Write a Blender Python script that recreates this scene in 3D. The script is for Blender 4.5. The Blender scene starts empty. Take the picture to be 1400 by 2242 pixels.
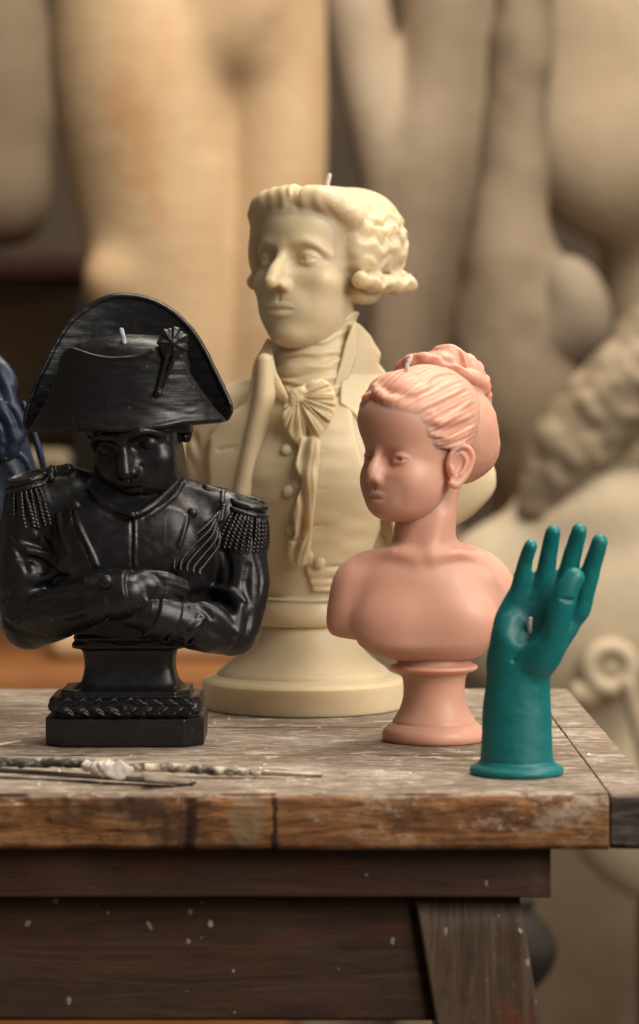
import bpy, math, random
import numpy as np

# ------------------------------------------------------------------ camera, light, exposure
SC = bpy.context.scene
COL = SC.collection
FPX = 5877.0            # focal length in units of 1/1400 of the frame width
U0, V0 = 700.0, 890.0   # principal point: the lens is shifted down, verticals stay vertical
CAM_Z = 0.941
TABLE_Z = 0.80
CAM_H = CAM_Z - TABLE_Z

cam_data = bpy.data.cameras.new('camera')
cam = bpy.data.objects.new('camera', cam_data)
COL.objects.link(cam)
cam.location = (0, 0, CAM_Z)
cam.rotation_euler = (math.radians(90), 0, 0)
cam_data.sensor_fit = 'HORIZONTAL'
cam_data.sensor_width = 24.0
cam_data.lens = 24.0 * FPX / 1400.0
cam_data.shift_y = -(1121.0 - V0) / 1400.0
cam_data.clip_start = 0.05
cam_data.clip_end = 60.0
cam_data.dof.use_dof = True
cam_data.dof.focus_distance = 1.125
cam_data.dof.aperture_fstop = 11.0
SC.camera = cam

world = bpy.data.worlds.new('World')
SC.world = world
world.use_nodes = True
wbg = world.node_tree.nodes['Background']
wbg.inputs[0].default_value = (1.0, 0.87, 0.72, 1)
wbg.inputs[1].default_value = 0.145

def area_light(name, loc, target, size, power, color):
    l = bpy.data.lights.new(name, 'AREA')
    l.shape = 'RECTANGLE'
    l.size, l.size_y = size
    l.energy = power
    l.color = color
    o = bpy.data.objects.new(name, l)
    COL.objects.link(o)
    o.location = loc
    d = np.array(target, float) - np.array(loc, float)
    import mathutils
    o.rotation_euler = mathutils.Vector(d).to_track_quat('-Z', 'Y').to_euler()
    return o

area_light('window_light', (1.05, 0.15, 1.78), (0.0, 1.15, 0.93), (1.15, 1.15), 37.0, (1.0, 0.945, 0.86))
area_light('studio_skylight', (0.7, 2.0, 3.6), (0.0, 3.3, 0.9), (2.2, 1.8), 150.0, (1.0, 0.89, 0.75))

SC.view_settings.view_transform = 'Standard'
SC.view_settings.look = 'None'
SC.view_settings.exposure = 0.02
SC.view_settings.gamma = 1.0
SC.cycles.max_bounces = 8
SC.cycles.use_denoising = True

# ------------------------------------------------------------------ objects
def tag(o, label=None, cat=None, group=None, kind=None):
    if label: o['label'] = label
    if cat: o['category'] = cat
    if group: o['group'] = group
    if kind: o['kind'] = kind
    return o

def empty(name, loc, label, cat, group=None):
    o = bpy.data.objects.new(name, None)
    o.empty_display_size = 0.02
    COL.objects.link(o)
    o.location = loc
    return tag(o, label, cat, group)

def link_mesh(name, verts, faces, mat, parent=None, smooth=True):
    me = bpy.data.meshes.new(name)
    verts = np.asarray(verts, np.float32)
    if isinstance(faces, np.ndarray) and faces.ndim == 2:
        n, k = faces.shape
        me.vertices.add(len(verts))
        me.vertices.foreach_set('co', verts.ravel())
        me.loops.add(n * k)
        me.loops.foreach_set('vertex_index', faces.astype(np.int32).ravel())
        me.polygons.add(n)
        me.polygons.foreach_set('loop_start', np.arange(0, n * k, k, dtype=np.int32))
        me.polygons.foreach_set('loop_total', np.full(n, k, np.int32))
        me.update(calc_edges=True)
    else:
        me.from_pydata(verts.tolist(), [], [list(map(int, f)) for f in faces])
    me.polygons.foreach_set('use_smooth', np.full(len(me.polygons), bool(smooth)))
    me.update()
    if mat is not None: me.materials.append(mat)
    o = bpy.data.objects.new(name, me)
    COL.objects.link(o)
    if parent is not None: o.parent = parent
    return o

class Frame:
    """A thing standing on the table: local units are 1/1400 frame widths at its own distance, origin at its foot."""
    def __init__(s, uc, d, ground=TABLE_Z):
        s.uc, s.d, s.m = uc, d, d / FPX
        s.H = (CAM_Z - ground) / s.m
        s.loc = ((uc - U0) * s.m, d, ground)
    def P(s, u, v, dy=0.0):
        q = 1 + dy / FPX
        return ((u - U0) * q - (s.uc - U0), dy, s.H - (v - V0) * q)

# ------------------------------------------------------------------ numpy sculpting on a distance grid
def rot(rx=0, ry=0, rz=0):
    a, b, c = map(math.radians, (rx, ry, rz))
    X = np.array([[1,0,0],[0,math.cos(a),-math.sin(a)],[0,math.sin(a),math.cos(a)]])
    Y = np.array([[math.cos(b),0,math.sin(b)],[0,1,0],[-math.sin(b),0,math.cos(b)]])
    Z = np.array([[math.cos(c),-math.sin(c),0],[math.sin(c),math.cos(c),0],[0,0,1]])
    return Z @ Y @ X

def smin(a, b, k):
    if k <= 0: return np.minimum(a, b)
    h = np.maximum(k - np.abs(a - b), 0) / k
    return np.minimum(a, b) - h * h * k * 0.25

def spline(pts, n=6):
    p = np.asarray(pts, float)
    out = []
    for i in range(len(p) - 1):
        p0, p1, p2, p3 = p[max(i-1,0)], p[i], p[i+1], p[min(i+2,len(p)-1)]
        for j in range(n):
            t = j / n
            out.append(0.5*((2*p1)+(-p0+p2)*t+(2*p0-5*p1+4*p2-p3)*t*t+(-p0+3*p1-3*p2+p3)*t**3))
    out.append(p[-1])
    return np.array(out)

def hash3(ix, iy, iz, seed):
    n = (ix*73856093) ^ (iy*19349663) ^ (iz*83492791) ^ (seed*2654435)
    n = (n ^ (n >> 13)) * 1274126177
    n = n ^ (n >> 16)
    return (n & 0xffff).astype(np.float32) / 32767.5 - 1.0

def noise3(x, y, z, seed=0):
    x, y, z = np.broadcast_arrays(x, y, z)
    fx, fy, fz = np.floor(x), np.floor(y), np.floor(z)
    ix, iy, iz = fx.astype(np.int64), fy.astype(np.int64), fz.astype(np.int64)
    tx, ty, tz = (x-fx).astype(np.float32), (y-fy).astype(np.float32), (z-fz).astype(np.float32)
    tx = tx*tx*(3-2*tx); ty = ty*ty*(3-2*ty); tz = tz*tz*(3-2*tz)
    r = 0
    for a in (0,1):
        for b in (0,1):
            for c in (0,1):
                w = (tx if a else 1-tx)*(ty if b else 1-ty)*(tz if c else 1-tz)
                r = r + w*hash3(ix+a, iy+b, iz+c, seed)
    return r

def poly_sdf(px, pz, poly):
    """signed distance to a closed 2D polygon (negative inside)"""
    poly = np.asarray(poly, float)
    d = np.full(np.broadcast(px, pz).shape, 1e18)
    s = np.ones(d.shape)
    n = len(poly)
    for i in range(n):
        a, b = poly[i], poly[i-1]
        ex, ez = b[0]-a[0], b[1]-a[1]
        wx, wz = px-a[0], pz-a[1]
        t = np.clip((wx*ex+wz*ez)/(ex*ex+ez*ez+1e-12), 0, 1)
        qx, qz = wx-ex*t, wz-ez*t
        d = np.minimum(d, qx*qx+qz*qz)
        c1, c2, c3 = pz >= a[1], pz < b[1], ex*wz > ez*wx
        flip = (c1 & c2 & c3) | (~c1 & ~c2 & ~c3)
        s = np.where(flip, -s, s)
    return s*np.sqrt(d)

class Sculpt:
    def __init__(s, lo, hi, h):
        s.h = float(h)
        s.lo = np.array(lo, float)
        s.n = np.ceil((np.array(hi, float) - s.lo) / h).astype(int) + 1
        s.ax = [s.lo[i] + h*np.arange(s.n[i]) for i in range(3)]
        s.d = np.full(s.n, 1e3, np.float32)
        s.frame()
    def frame(s, R=None, t=(0,0,0), sc=1.0):
        s.R = np.eye(3) if R is None else np.asarray(R, float)
        s.t = np.array(t, float); s.sc = float(sc)
    def world(s, p): return s.R @ (np.asarray(p, float)*s.sc) + s.t
    def block(s, lo, hi):
        i0 = np.clip(np.floor((np.array(lo)-s.lo)/s.h).astype(int), 0, s.n)
        i1 = np.clip(np.ceil((np.array(hi)-s.lo)/s.h).astype(int)+1, 0, s.n)
        if np.any(i1 <= i0): return None, None
        sl = tuple(slice(a, b) for a, b in zip(i0, i1))
        X = s.ax[0][sl[0]][:,None,None].astype(np.float32)
        Y = s.ax[1][sl[1]][None,:,None].astype(np.float32)
        Z = s.ax[2][sl[2]][None,None,:].astype(np.float32)
        R, t = s.R, s.t
        x, y, z = X-np.float32(t[0]), Y-np.float32(t[1]), Z-np.float32(t[2])
        q = 1.0/s.sc
        if np.allclose(R, np.eye(3)): return sl, (x*q, y*q, z*q)
        f = np.float32
        return sl, tuple(f(R[0,i]*q)*x + f(R[1,i]*q)*y + f(R[2,i]*q)*z for i in range(3))
    def apply(s, fn, plo, phi, k, mode):
        """plo, phi: bounds in the current frame"""
        c = np.array([s.world((a,b,e)) for a in (plo[0],phi[0]) for b in (plo[1],phi[1]) for e in (plo[2],phi[2])])
        mg = k*s.sc + 3*s.h
        sl, p = s.block(c.min(0)-mg, c.max(0)+mg)
        if sl is None: return
        if mode == 'disp':
            s.d[sl] = s.d[sl] + (fn(*p)*s.sc).astype(np.float32)
            return
        v = (fn(*p)*s.sc).astype(np.float32)
        v = np.broadcast_to(v, s.d[sl].shape)
        kk = np.float32(k*s.sc)
        if mode == 'add': s.d[sl] = smin(s.d[sl], v, kk)
        elif mode == 'sub': s.d[sl] = -smin(-s.d[sl], v, kk)
        elif mode == 'and': s.d[sl] = -smin(-s.d[sl], -v, kk)
    def ell(s, c, r, rt=(0,0,0), k=0.0, mode='add'):
        c = np.asarray(c, float); r = np.asarray(r, float)
        if np.isscalar(r) or r.ndim == 0: r = np.array([r,r,r], float)
        M = rot(*rt).astype(np.float32)
        def fn(x, y, z):
            x, y, z = x-c[0], y-c[1], z-c[2]
            a = M[0,0]*x+M[1,0]*y+M[2,0]*z; b = M[0,1]*x+M[1,1]*y+M[2,1]*z; e = M[0,2]*x+M[1,2]*y+M[2,2]*z
            k0 = np.sqrt((a/r[0])**2+(b/r[1])**2+(e/r[2])**2)
            k1 = np.sqrt((a/r[0]**2)**2+(b/r[1]**2)**2+(e/r[2]**2)**2)+1e-9
            return k0*(k0-1)/k1
        m = np.sqrt(((M*r[None,:])**2).sum(1))
        s.apply(fn, c-m, c+m, k, mode)
    def tube(s, pts, rad, k=0.0, mode='add', n=0, flat=None):
        """round-cone chain; flat=(dir, factor) squashes the section along a direction"""
        pts = np.asarray(pts, float)
        rad = np.asarray(rad, float)
        if rad.ndim == 0: rad = np.full(len(pts), float(rad))
        if n:
            rp = np.column_stack([pts, rad]); rp = spline(rp, n); pts, rad = rp[:,:3], np.maximum(rp[:,3], 1e-3)
        def fn(x, y, z):
            d = None
            for i in range(len(pts)-1):
                a, b = pts[i], pts[i+1]
                ab = b-a; L = float(ab@ab)+1e-9
                px, py, pz = x-a[0], y-a[1], z-a[2]
                t = np.clip((px*ab[0]+py*ab[1]+pz*ab[2])/L, 0, 1)
                qx, qy, qz = px-ab[0]*t, py-ab[1]*t, pz-ab[2]*t
                v = np.sqrt(qx*qx+qy*qy+qz*qz) - (rad[i]+(rad[i+1]-rad[i])*t)
                d = v if d is None else np.minimum(d, v)
            return d
        m = rad.max()
        s.apply(fn, pts.min(0)-m, pts.max(0)+m, k, mode)
    def box(s, c, half, rd=0.0, rt=(0,0,0), k=0.0, mode='add'):
        c = np.asarray(c, float); hf = np.asarray(half, float)-rd
        M = rot(*rt).astype(np.float32)
        def fn(x, y, z):
            x, y, z = x-c[0], y-c[1], z-c[2]
            a = np.abs(M[0,0]*x+M[1,0]*y+M[2,0]*z)-hf[0]; b = np.abs(M[0,1]*x+M[1,1]*y+M[2,1]*z)-hf[1]; e = np.abs(M[0,2]*x+M[1,2]*y+M[2,2]*z)-hf[2]
            o = np.sqrt(np.maximum(a,0)**2+np.maximum(b,0)**2+np.maximum(e,0)**2)
            return o+np.minimum(np.maximum(np.maximum(a,b),e),0)-rd
        m = np.abs(M)@np.asarray(half, float)
        s.apply(fn, c-m, c+m, k, mode)
    def loft(s, secs, k=0.0, mode='add', axis=2, pw=2.0):
        """stack of elliptical sections (h, c1, c2, r1, r2) along an axis, splined"""
        S = spline(np.array(secs, float), 8)
        S = S[np.argsort(S[:,0])]
        h0, h1 = S[0,0], S[-1,0]
        def fn(x, y, z):
            if axis == 2: hh, a, b = z, x, y
            elif axis == 0: hh, a, b = x, y, z
            else: hh, a, b = y, x, z
            hc = np.clip(hh, h0, h1)
            c1, c2, r1, r2 = (np.interp(hc, S[:,0], S[:,i]).astype(np.float32) for i in (1,2,3,4))
            A, B = (a-c1)/r1, (b-c2)/r2
            if pw == 2.0:
                k0 = np.sqrt(A*A+B*B); k1 = np.sqrt((A/r1)**2+(B/r2)**2)+1e-9
                v = k0*(k0-1)/k1
            else:
                k0 = (np.abs(A)**pw+np.abs(B)**pw)**(1/pw); v = (k0-1)*np.minimum(r1, r2)
            e = np.maximum(h0-hh, hh-h1)
            return np.where(e > 0, np.sqrt(np.maximum(v,0)**2+e**2), np.maximum(v, e))
        r1, r2 = S[:,3].max(), S[:,4].max()
        o = {2:(0,1,2), 0:(1,2,0), 1:(0,2,1)}[axis]
        lo = np.zeros(3); hi = np.zeros(3)
        lo[o[0]] = (S[:,1]-S[:,3]).min(); hi[o[0]] = (S[:,1]+S[:,3]).max()
        lo[o[1]] = (S[:,2]-S[:,4]).min(); hi[o[1]] = (S[:,2]+S[:,4]).max()
        lo[o[2]] = h0; hi[o[2]] = h1
        s.apply(fn, lo, hi, k, mode)
    def slab(s, poly, yf, th, rd=3.0, k=0.0, mode='add'):
        """outline in x/z given thickness th about the sheet y = yf(x, z)"""
        poly = np.asarray(poly, float)
        gx = np.linspace(poly[:,0].min(), poly[:,0].max(), 12); gz = np.linspace(poly[:,1].min(), poly[:,1].max(), 12)
        A, B = np.meshgrid(gx, gz)
        yy = np.asarray(yf(A, B)) + 0*A
        def fn(x, y, z):
            p = poly_sdf(x, z, poly)+rd
            yc = yf(x, z)
            e = 1.0
            gx_ = (yf(x+e, z)-yf(x-e, z))/(2*e); gz_ = (yf(x, z+e)-yf(x, z-e))/(2*e)
            q = np.abs(y-yc)/np.sqrt(1+gx_*gx_+gz_*gz_)-th/2+rd
            return np.minimum(np.maximum(p,q),0)+np.sqrt(np.maximum(p,0)**2+np.maximum(q,0)**2)-rd
        lo = np.array([poly[:,0].min(), yy.min()-th, poly[:,1].min()]); hi = np.array([poly[:,0].max(), yy.max()+th, poly[:,1].max()])
        s.apply(fn, lo, hi, k, mode)
    def half(s, p, nrm, k=0.0):
        """cut away everything on the side nrm points to"""
        p = np.asarray(p, float); nn = np.asarray(nrm, float); nn = nn/np.linalg.norm(nn)
        pw, nw = s.world(p), s.R@nn
        X, Y, Z = (a.astype(np.float32) for a in s.ax)
        v = (X[:,None,None]-pw[0])*nw[0]+(Y[None,:,None]-pw[1])*nw[1]+(Z[None,None,:]-pw[2])*nw[2]
        s.d = -smin(-s.d, -v.astype(np.float32), np.float32(k))
    def front(s, x, z):
        """y of the first surface met coming from the front (no rotated frame)"""
        i = int(np.clip(round((x-s.lo[0])/s.h), 0, s.n[0]-1)); k = int(np.clip(round((z-s.lo[2])/s.h), 0, s.n[2]-1))
        col = s.d[i,:,k]
        j = np.argmax(col < 0)
        if col[j] >= 0 or j == 0: return float(s.ax[1][-1])*0
        a, b = col[j-1], col[j]
        return float(s.ax[1][j-1]+s.h*a/(a-b))
    def on(s, P, u, v, off=0.0, y=-100.0):
        """surface point seen at (u, v), pushed off towards the viewer"""
        for _ in range(3):
            q = P(u, v, y); y = s.front(q[0], q[2])
        return (q[0], y-off, q[2])
    def disp(s, fn, lo, hi): s.apply(fn, lo, hi, 0, 'disp')
    def soften(s, times=1):
        for _ in range(times):
            for a in range(3):
                d = np.clip(s.d, -30*s.h, 30*s.h)
                f = np.roll(d, 1, a); b = np.roll(d, -1, a)
                s.d = (0.25*f+0.5*d+0.25*b).astype(np.float32)
    def mesh(s):
        d = s.d
        for a in range(3):   # close the borders
            sl = [slice(None)]*3
            for e in (0, -1):
                sl[a] = e; d[tuple(sl)] = np.maximum(d[tuple(sl)], s.h*0.5)
        ins = d < 0
        n = ins.shape
        c = np.zeros((n[0]-1, n[1]-1, n[2]-1), np.int8)
        for a in (0,1):
            for b in (0,1):
                for e in (0,1):
                    c += ins[a:n[0]-1+a, b:n[1]-1+b, e:n[2]-1+e]
        act = (c > 0) & (c < 8)
        I = np.argwhere(act)
        idx = np.full(act.shape, -1, np.int32)
        idx[act] = np.arange(len(I), dtype=np.int32)
        corner = [(a,b,e) for a in (0,1) for b in (0,1) for e in (0,1)]
        D = {q: d[I[:,0]+q[0], I[:,1]+q[1], I[:,2]+q[2]] for q in corner}
        acc = np.zeros((len(I),3)); cnt = np.zeros(len(I))
        for q in corner:
            for a in range(3):
                if q[a]: continue
                r = list(q); r[a] = 1; r = tuple(r)
                da, db = D[q], D[r]
                m = (da < 0) != (db < 0)
                t = np.where(m, da/np.where(m, da-db, 1), 0)
                p = np.array(q, float)[None,:].repeat(len(I), 0); p[:,a] = t
                acc += p*m[:,None]; cnt += m
        V = s.lo + s.h*(I + acc/cnt[:,None])
        F = []
        for a in range(3):
            b, e = (a+1)%3, (a+2)%3
            s0 = [slice(None)]*3; s1 = [slice(None)]*3
            s0[a] = slice(0, n[a]-1); s1[a] = slice(1, n[a])
            for q in (b, e): s0[q] = slice(1, n[q]-1); s1[q] = slice(1, n[q]-1)
            i0, i1 = ins[tuple(s0)], ins[tuple(s1)]
            for m, flip in ((i0 & ~i1, False), (~i0 & i1, True)):
                J = np.argwhere(m)
                if not len(J): continue
                J[:, b] += 1; J[:, e] += 1
                def at(ob, oe):
                    K = J.copy(); K[:, b] += ob; K[:, e] += oe
                    return idx[K[:,0], K[:,1], K[:,2]]
                q = np.column_stack([at(-1,-1), at(0,-1), at(0,0), at(-1,0)])
                F.append(q[:, ::-1] if flip else q)
        F = np.concatenate(F)
        F = F[(F >= 0).all(1)]
        return V, F
    def emit(s, name, m, mat, parent):
        V, F = s.mesh()
        return link_mesh(name, V*m, F, mat, parent)

def lathe(name, prof, m, mat, parent, cx=0.0, cy=0.0, seg=128, n=5, sy=1.0):
    """revolve an (r, z) profile; sharp corners are given as doubled points"""
    pr = []
    run = [prof[0]]
    for p in prof[1:]:
        if p == run[-1]:
            if len(run) > 1: pr += list(spline(run, n))
            run = [p]
        else: run.append(p)
    if len(run) > 1: pr += list(spline(run, n))
    pr = np.array(pr)
    a = np.linspace(0, 2*math.pi, seg, endpoint=False)
    V = np.stack([cx+pr[:,0][:,None]*np.cos(a)[None], cy+sy*pr[:,0][:,None]*np.sin(a)[None], np.repeat(pr[:,1][:,None], seg, 1)], -1).reshape(-1,3)
    F = []
    for i in range(len(pr)-1):
        for j in range(seg):
            k = (j+1) % seg
            F.append((i*seg+j, i*seg+k, (i+1)*seg+k, (i+1)*seg+j))
    F.append(tuple(range(seg-1, -1, -1)))
    F.append(tuple((len(pr)-1)*seg+j for j in range(seg)))
    return link_mesh(name, V*m, F, mat, parent)

def wick(pts, r, m, mat, parent):
    p = spline(pts, 6)
    S = Sculpt(p.min(0)-4*r, p.max(0)+4*r, r/2.2)
    S.tube(p, r)
    S.disp(lambda x, y, z: 0.08*r*np.sin(z*2.2/r+2*np.arctan2(y-p[0,1], x-p[0,0])), p.min(0)-2*r, p.max(0)+2*r)
    return S.emit('wick', m, mat, parent)

# ------------------------------------------------------------------ material helpers
def new_mat(name):
    m = bpy.data.materials.new(name)
    m.use_nodes = True
    nt = m.node_tree
    return m, nt, nt.nodes['Principled BSDF']

def nd(nt, t, **kw):
    n = nt.nodes.new(t)
    for k, v in kw.items():
        if k.startswith('i_'): n.inputs[k[2:].replace('_', ' ')].default_value = v
        else: setattr(n, k, v)
    return n

def ramp(nt, fac, stops):
    r = nt.nodes.new('ShaderNodeValToRGB')
    while len(r.color_ramp.elements) < len(stops): r.color_ramp.elements.new(0.5)
    for e, (p, c) in zip(r.color_ramp.elements, stops):
        e.position = p
        e.color = (c, c, c, 1) if np.isscalar(c) else (*c, 1)
    nt.links.new(fac, r.inputs[0])
    return r.outputs[0]

def noise_tex(nt, vec, scale, detail=5.0, rough=0.6, dist=0.0):
    n = nd(nt, 'ShaderNodeTexNoise')
    n.inputs['Scale'].default_value = scale
    n.inputs['Detail'].default_value = detail
    n.inputs['Roughness'].default_value = rough
    n.inputs['Distortion'].default_value = dist
    nt.links.new(vec, n.inputs['Vector'])
    return n.outputs['Fac']

def mixc(nt, fac, a, b, mode='MIX'):
    n = nd(nt, 'ShaderNodeMix', data_type='RGBA', blend_type=mode)
    for s, v in ((n.inputs[0], fac), (n.inputs[6], a), (n.inputs[7], b)):
        if hasattr(v, 'is_linked') or hasattr(v, 'node'): nt.links.new(v, s)
        elif np.isscalar(v): s.default_value = v
        else: s.default_value = (*v, 1)
    return n.outputs[2]

def math_n(nt, op, a, b=0.0):
    n = nd(nt, 'ShaderNodeMath', operation=op)
    for s, v in ((n.inputs[0], a), (n.inputs[1], b)):
        if hasattr(v, 'node'): nt.links.new(v, s)
        else: s.default_value = v
    return n.outputs[0]

def mapped(nt, scale=(1,1,1), loc=(0,0,0), rotz=(0,0,0)):
    tc = nd(nt, 'ShaderNodeTexCoord')
    mp = nd(nt, 'ShaderNodeMapping')
    mp.inputs['Scale'].default_value = scale
    mp.inputs['Location'].default_value = loc
    mp.inputs['Rotation'].default_value = rotz
    nt.links.new(tc.outputs['Object'], mp.inputs['Vector'])
    return mp.outputs[0]

def bump(nt, bsdf, h, strength, dist):
    b = nd(nt, 'ShaderNodeBump')
    b.inputs['Strength'].default_value = strength
    b.inputs['Distance'].default_value = dist
    nt.links.new(h, b.inputs['Height'])
    nt.links.new(b.outputs[0], bsdf.inputs['Normal'])

def wax(name, col, sss, radius, scale, rough, spec=0.4, frost=0.06, bumpy=0.12, dark=0.9, scratch=0.0, dust=(0.6,0.55,0.48)):
    m, nt, b = new_mat(name)
    v = mapped(nt)
    n1 = noise_tex(nt, v, 45, 4, 0.6)
    c = mixc(nt, ramp(nt, n1, [(0.3, 0.0), (0.75, 1.0)]), tuple(x*dark for x in col), col)
    n2 = noise_tex(nt, v, 160, 6, 0.7)
    pale = tuple(min(1, x*0.6+0.28) for x in col)
    c = mixc(nt, ramp(nt, n2, [(0.55, 0.0), (0.85, frost)]), c, pale)
    # flecks of dust and small nicks
    vo = nd(nt, 'ShaderNodeTexVoronoi'); vo.inputs['Scale'].default_value = 420
    nt.links.new(v, vo.inputs['Vector'])
    sp = nd(nt, 'ShaderNodeSeparateColor'); nt.links.new(vo.outputs['Color'], sp.inputs[0])
    n5 = noise_tex(nt, v, 38, 3, 0.5)
    lim = math_n(nt, 'MULTIPLY', math_n(nt, 'POWER', sp.outputs[0], 13), math_n(nt, 'MULTIPLY', n5, 0.42))
    fleck = math_n(nt, 'LESS_THAN', vo.outputs['Distance'], lim)
    c = mixc(nt, math_n(nt, 'MULTIPLY', fleck, 0.4), c, dust)
    nt.links.new(c, b.inputs['Base Color'])
    b.inputs['Subsurface Weight'].default_value = sss
    b.inputs['Subsurface Radius'].default_value = radius
    b.inputs['Subsurface Scale'].default_value = scale
    b.inputs['Specular IOR Level'].default_value = spec
    rr = ramp(nt, noise_tex(nt, v, 220, 5, 0.7), [(0.25, max(0, rough-0.13)), (0.8, min(1, rough+0.2))])
    nt.links.new(rr, b.inputs['Roughness'])
    n3 = noise_tex(nt, v, 330, 5, 0.6)
    n4 = noise_tex(nt, v, 70, 3, 0.5)
    hh = math_n(nt, 'ADD', math_n(nt, 'MULTIPLY', n3, 0.35), n4)
    if scratch:
        hs = noise_tex(nt, mapped(nt, (60,60,1500)), 1.0, 4, 0.6, 0.3)
        hh = math_n(nt, 'ADD', hh, math_n(nt, 'MULTIPLY', hs, scratch))
    bump(nt, b, hh, bumpy, 0.0012)
    return m
# ------------------------------------------------------------------ a sculpted human head (units: cm of a 23 cm head, eyes at z = 0, face towards -y)
def head(S, nose=1.0, nose_len=4.0, nose_w=1.0, mouth_z=-6.7, chin_z=-10.6, jaw_w=5.0, cheek=1.0, brow=1.0, cran=(7.4,9.6,8.0), face_w=6.1,
         eye_r=1.3, eye_x=3.15, lid_up=17, lid_lo=-17, lip=1.0, lip_w=2.4, gaze=None, ears=True, neck=None, frown=0.0, nose_tip_r=0.95, eye_y=-6.95, nose_base=1.45, pupil=0.36, socket=1.0, cut_r=1.0, pad=1.0, jaw_h=3.9, face_d=6.6, jaw_d=5.2, cheek_x=4.3, fold=1.0, nostril=1.0, mouth_up=0.0, groove=1.0, iris_dot=True, lid_th=1.15, mouth_y=0.0, sock_in=1.0):
    S.ell((0,0.9,3.4), cran)
    S.ell((0,-9.0+face_d,-2.6), (face_w,face_d,-chin_z-1.8), k=2.0)
    S.ell((0,-8.4+jaw_d,mouth_z-0.6), (jaw_w,jaw_d,jaw_h), k=2.0)
    S.ell((0,-7.0,chin_z+1.1), (2.2,1.7,1.5), k=1.8)
    S.ell((0,-5.4,chin_z+1.4), (3.4,2.4,1.6), k=1.5)
    for q in (-1,1):
        S.ell((q*cheek_x,-5.6,-2.9), (2.0*cheek,2.0,1.9), k=2.0)
        S.ell((q*3.4*pad,-5.6,mouth_z+0.2), (2.0*cheek*pad,2.0*pad,2.0), k=2.2)
        if brow > 0.2: S.tube([(q*0.9,-8.3,1.5-frown*0.5),(q*2.9,-8.15,2.15),(q*4.6,-6.9,1.5),(q*5.4,-5.6,0.6)], [0.7*brow,0.75*brow,0.5*brow,0.2*brow], k=1.8, n=4)
    # eye sockets
    for q in (-1,1):
        S.ell((q*(eye_x-0.1),-9.1,0.15), (2.15*socket,1.75*socket,1.3*socket), rt=(0,q*-6,0), k=1.5, mode='sub')
        S.ell((q*1.55,-9.0,0.1), (0.9*socket*sock_in,1.35*socket*sock_in,1.1*socket*sock_in), k=1.0, mode='sub')
    # nose
    ny = -8.0-3.3*nose
    S.tube([(0,-8.0,1.6),(0,-8.55,0.4),(0,(ny-8.4)/2-0.3,-nose_len*0.5),(0,ny+0.55,-nose_len+0.25)], [0.75*nose_w,0.68*nose_w,0.8*nose_w,nose_tip_r], k=0.8, n=4)
    S.ell((0,-8.4,-nose_len*0.72), (nose_base*nose_w,1.9*nose,1.5), k=1.2)
    for q in (-1,1):
        S.ell((q*1.2*nose_w,ny+2.0*nose,-nose_len-0.15), (0.6*nose_w,1.0,0.66), k=0.6)
        S.ell((q*0.62*nose_w,ny+1.45*nose,-nose_len-0.95), (0.36*nose_w*nostril,0.62*nostril,0.4*nostril), k=0.3, mode='sub')
        # alar crease and the fold down to the mouth corner
        if fold > 0.3: S.tube([(q*2.05*nose_w,-8.35,-nose_len+0.3),(q*2.6,-8.0,(mouth_z-nose_len)/2-0.2),(q*(lip_w+0.75),-7.4,mouth_z-0.1)], [0.22*fold,0.3*fold,0.2*fold], k=0.35+0.75*fold, mode='sub', n=4)
    # mouth
    my = mouth_y
    S.ell((0,-7.5+my,mouth_z+0.35), (2.9,1.5,2.1), k=1.5)
    S.tube([(0,-9.35+my,-nose_len-1.0),(0,-9.3+my,mouth_z+0.9)], [0.12,0.15], k=0.5, mode='sub')
    w = lip_w
    mu = mouth_up
    up = [(-w,-7.95+my,mouth_z-0.1+mu),(-w*0.55,-8.85+my,mouth_z+0.32),(-0.35,-9.2+my,mouth_z+0.5),(0,-9.2+my,mouth_z+0.4),(0.35,-9.2+my,mouth_z+0.5),(w*0.55,-8.85+my,mouth_z+0.32),(w,-7.95+my,mouth_z-0.1+mu)]
    S.tube(up, [0.1,0.38*lip,0.42*lip,0.4*lip,0.42*lip,0.38*lip,0.1], k=0.35, n=4)
    lo = [(-w*0.92,-7.95+my,mouth_z-0.25+mu),(-w*0.5,-8.75+my,mouth_z-0.6),(0,-9.05+my,mouth_z-0.72),(w*0.5,-8.75+my,mouth_z-0.6),(w*0.92,-7.95+my,mouth_z-0.25+mu)]
    S.tube(lo, [0.1,0.44*lip,0.55*lip,0.44*lip,0.1], k=0.35, n=4)
    cut = [(-w*1.04,-8.0+my,mouth_z-0.18+mu),(-w*0.55,-9.0+my,mouth_z-0.10),(0,-9.42+my,mouth_z-0.16),(w*0.55,-9.0+my,mouth_z-0.10),(w*1.04,-8.0+my,mouth_z-0.18+mu)]
    S.tube(cut, [0.10*cut_r,0.11*cut_r,0.11*cut_r,0.11*cut_r,0.10*cut_r], k=0.25, mode='sub', n=4)
    if groove > 0.5: S.tube([(-0.9,-8.75+my,mouth_z-1.7),(0,-8.9,mouth_z-1.8),(0.9,-8.75+my,mouth_z-1.7)], 0.2*groove, k=0.2+0.6*groove, mode='sub', n=3)
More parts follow.
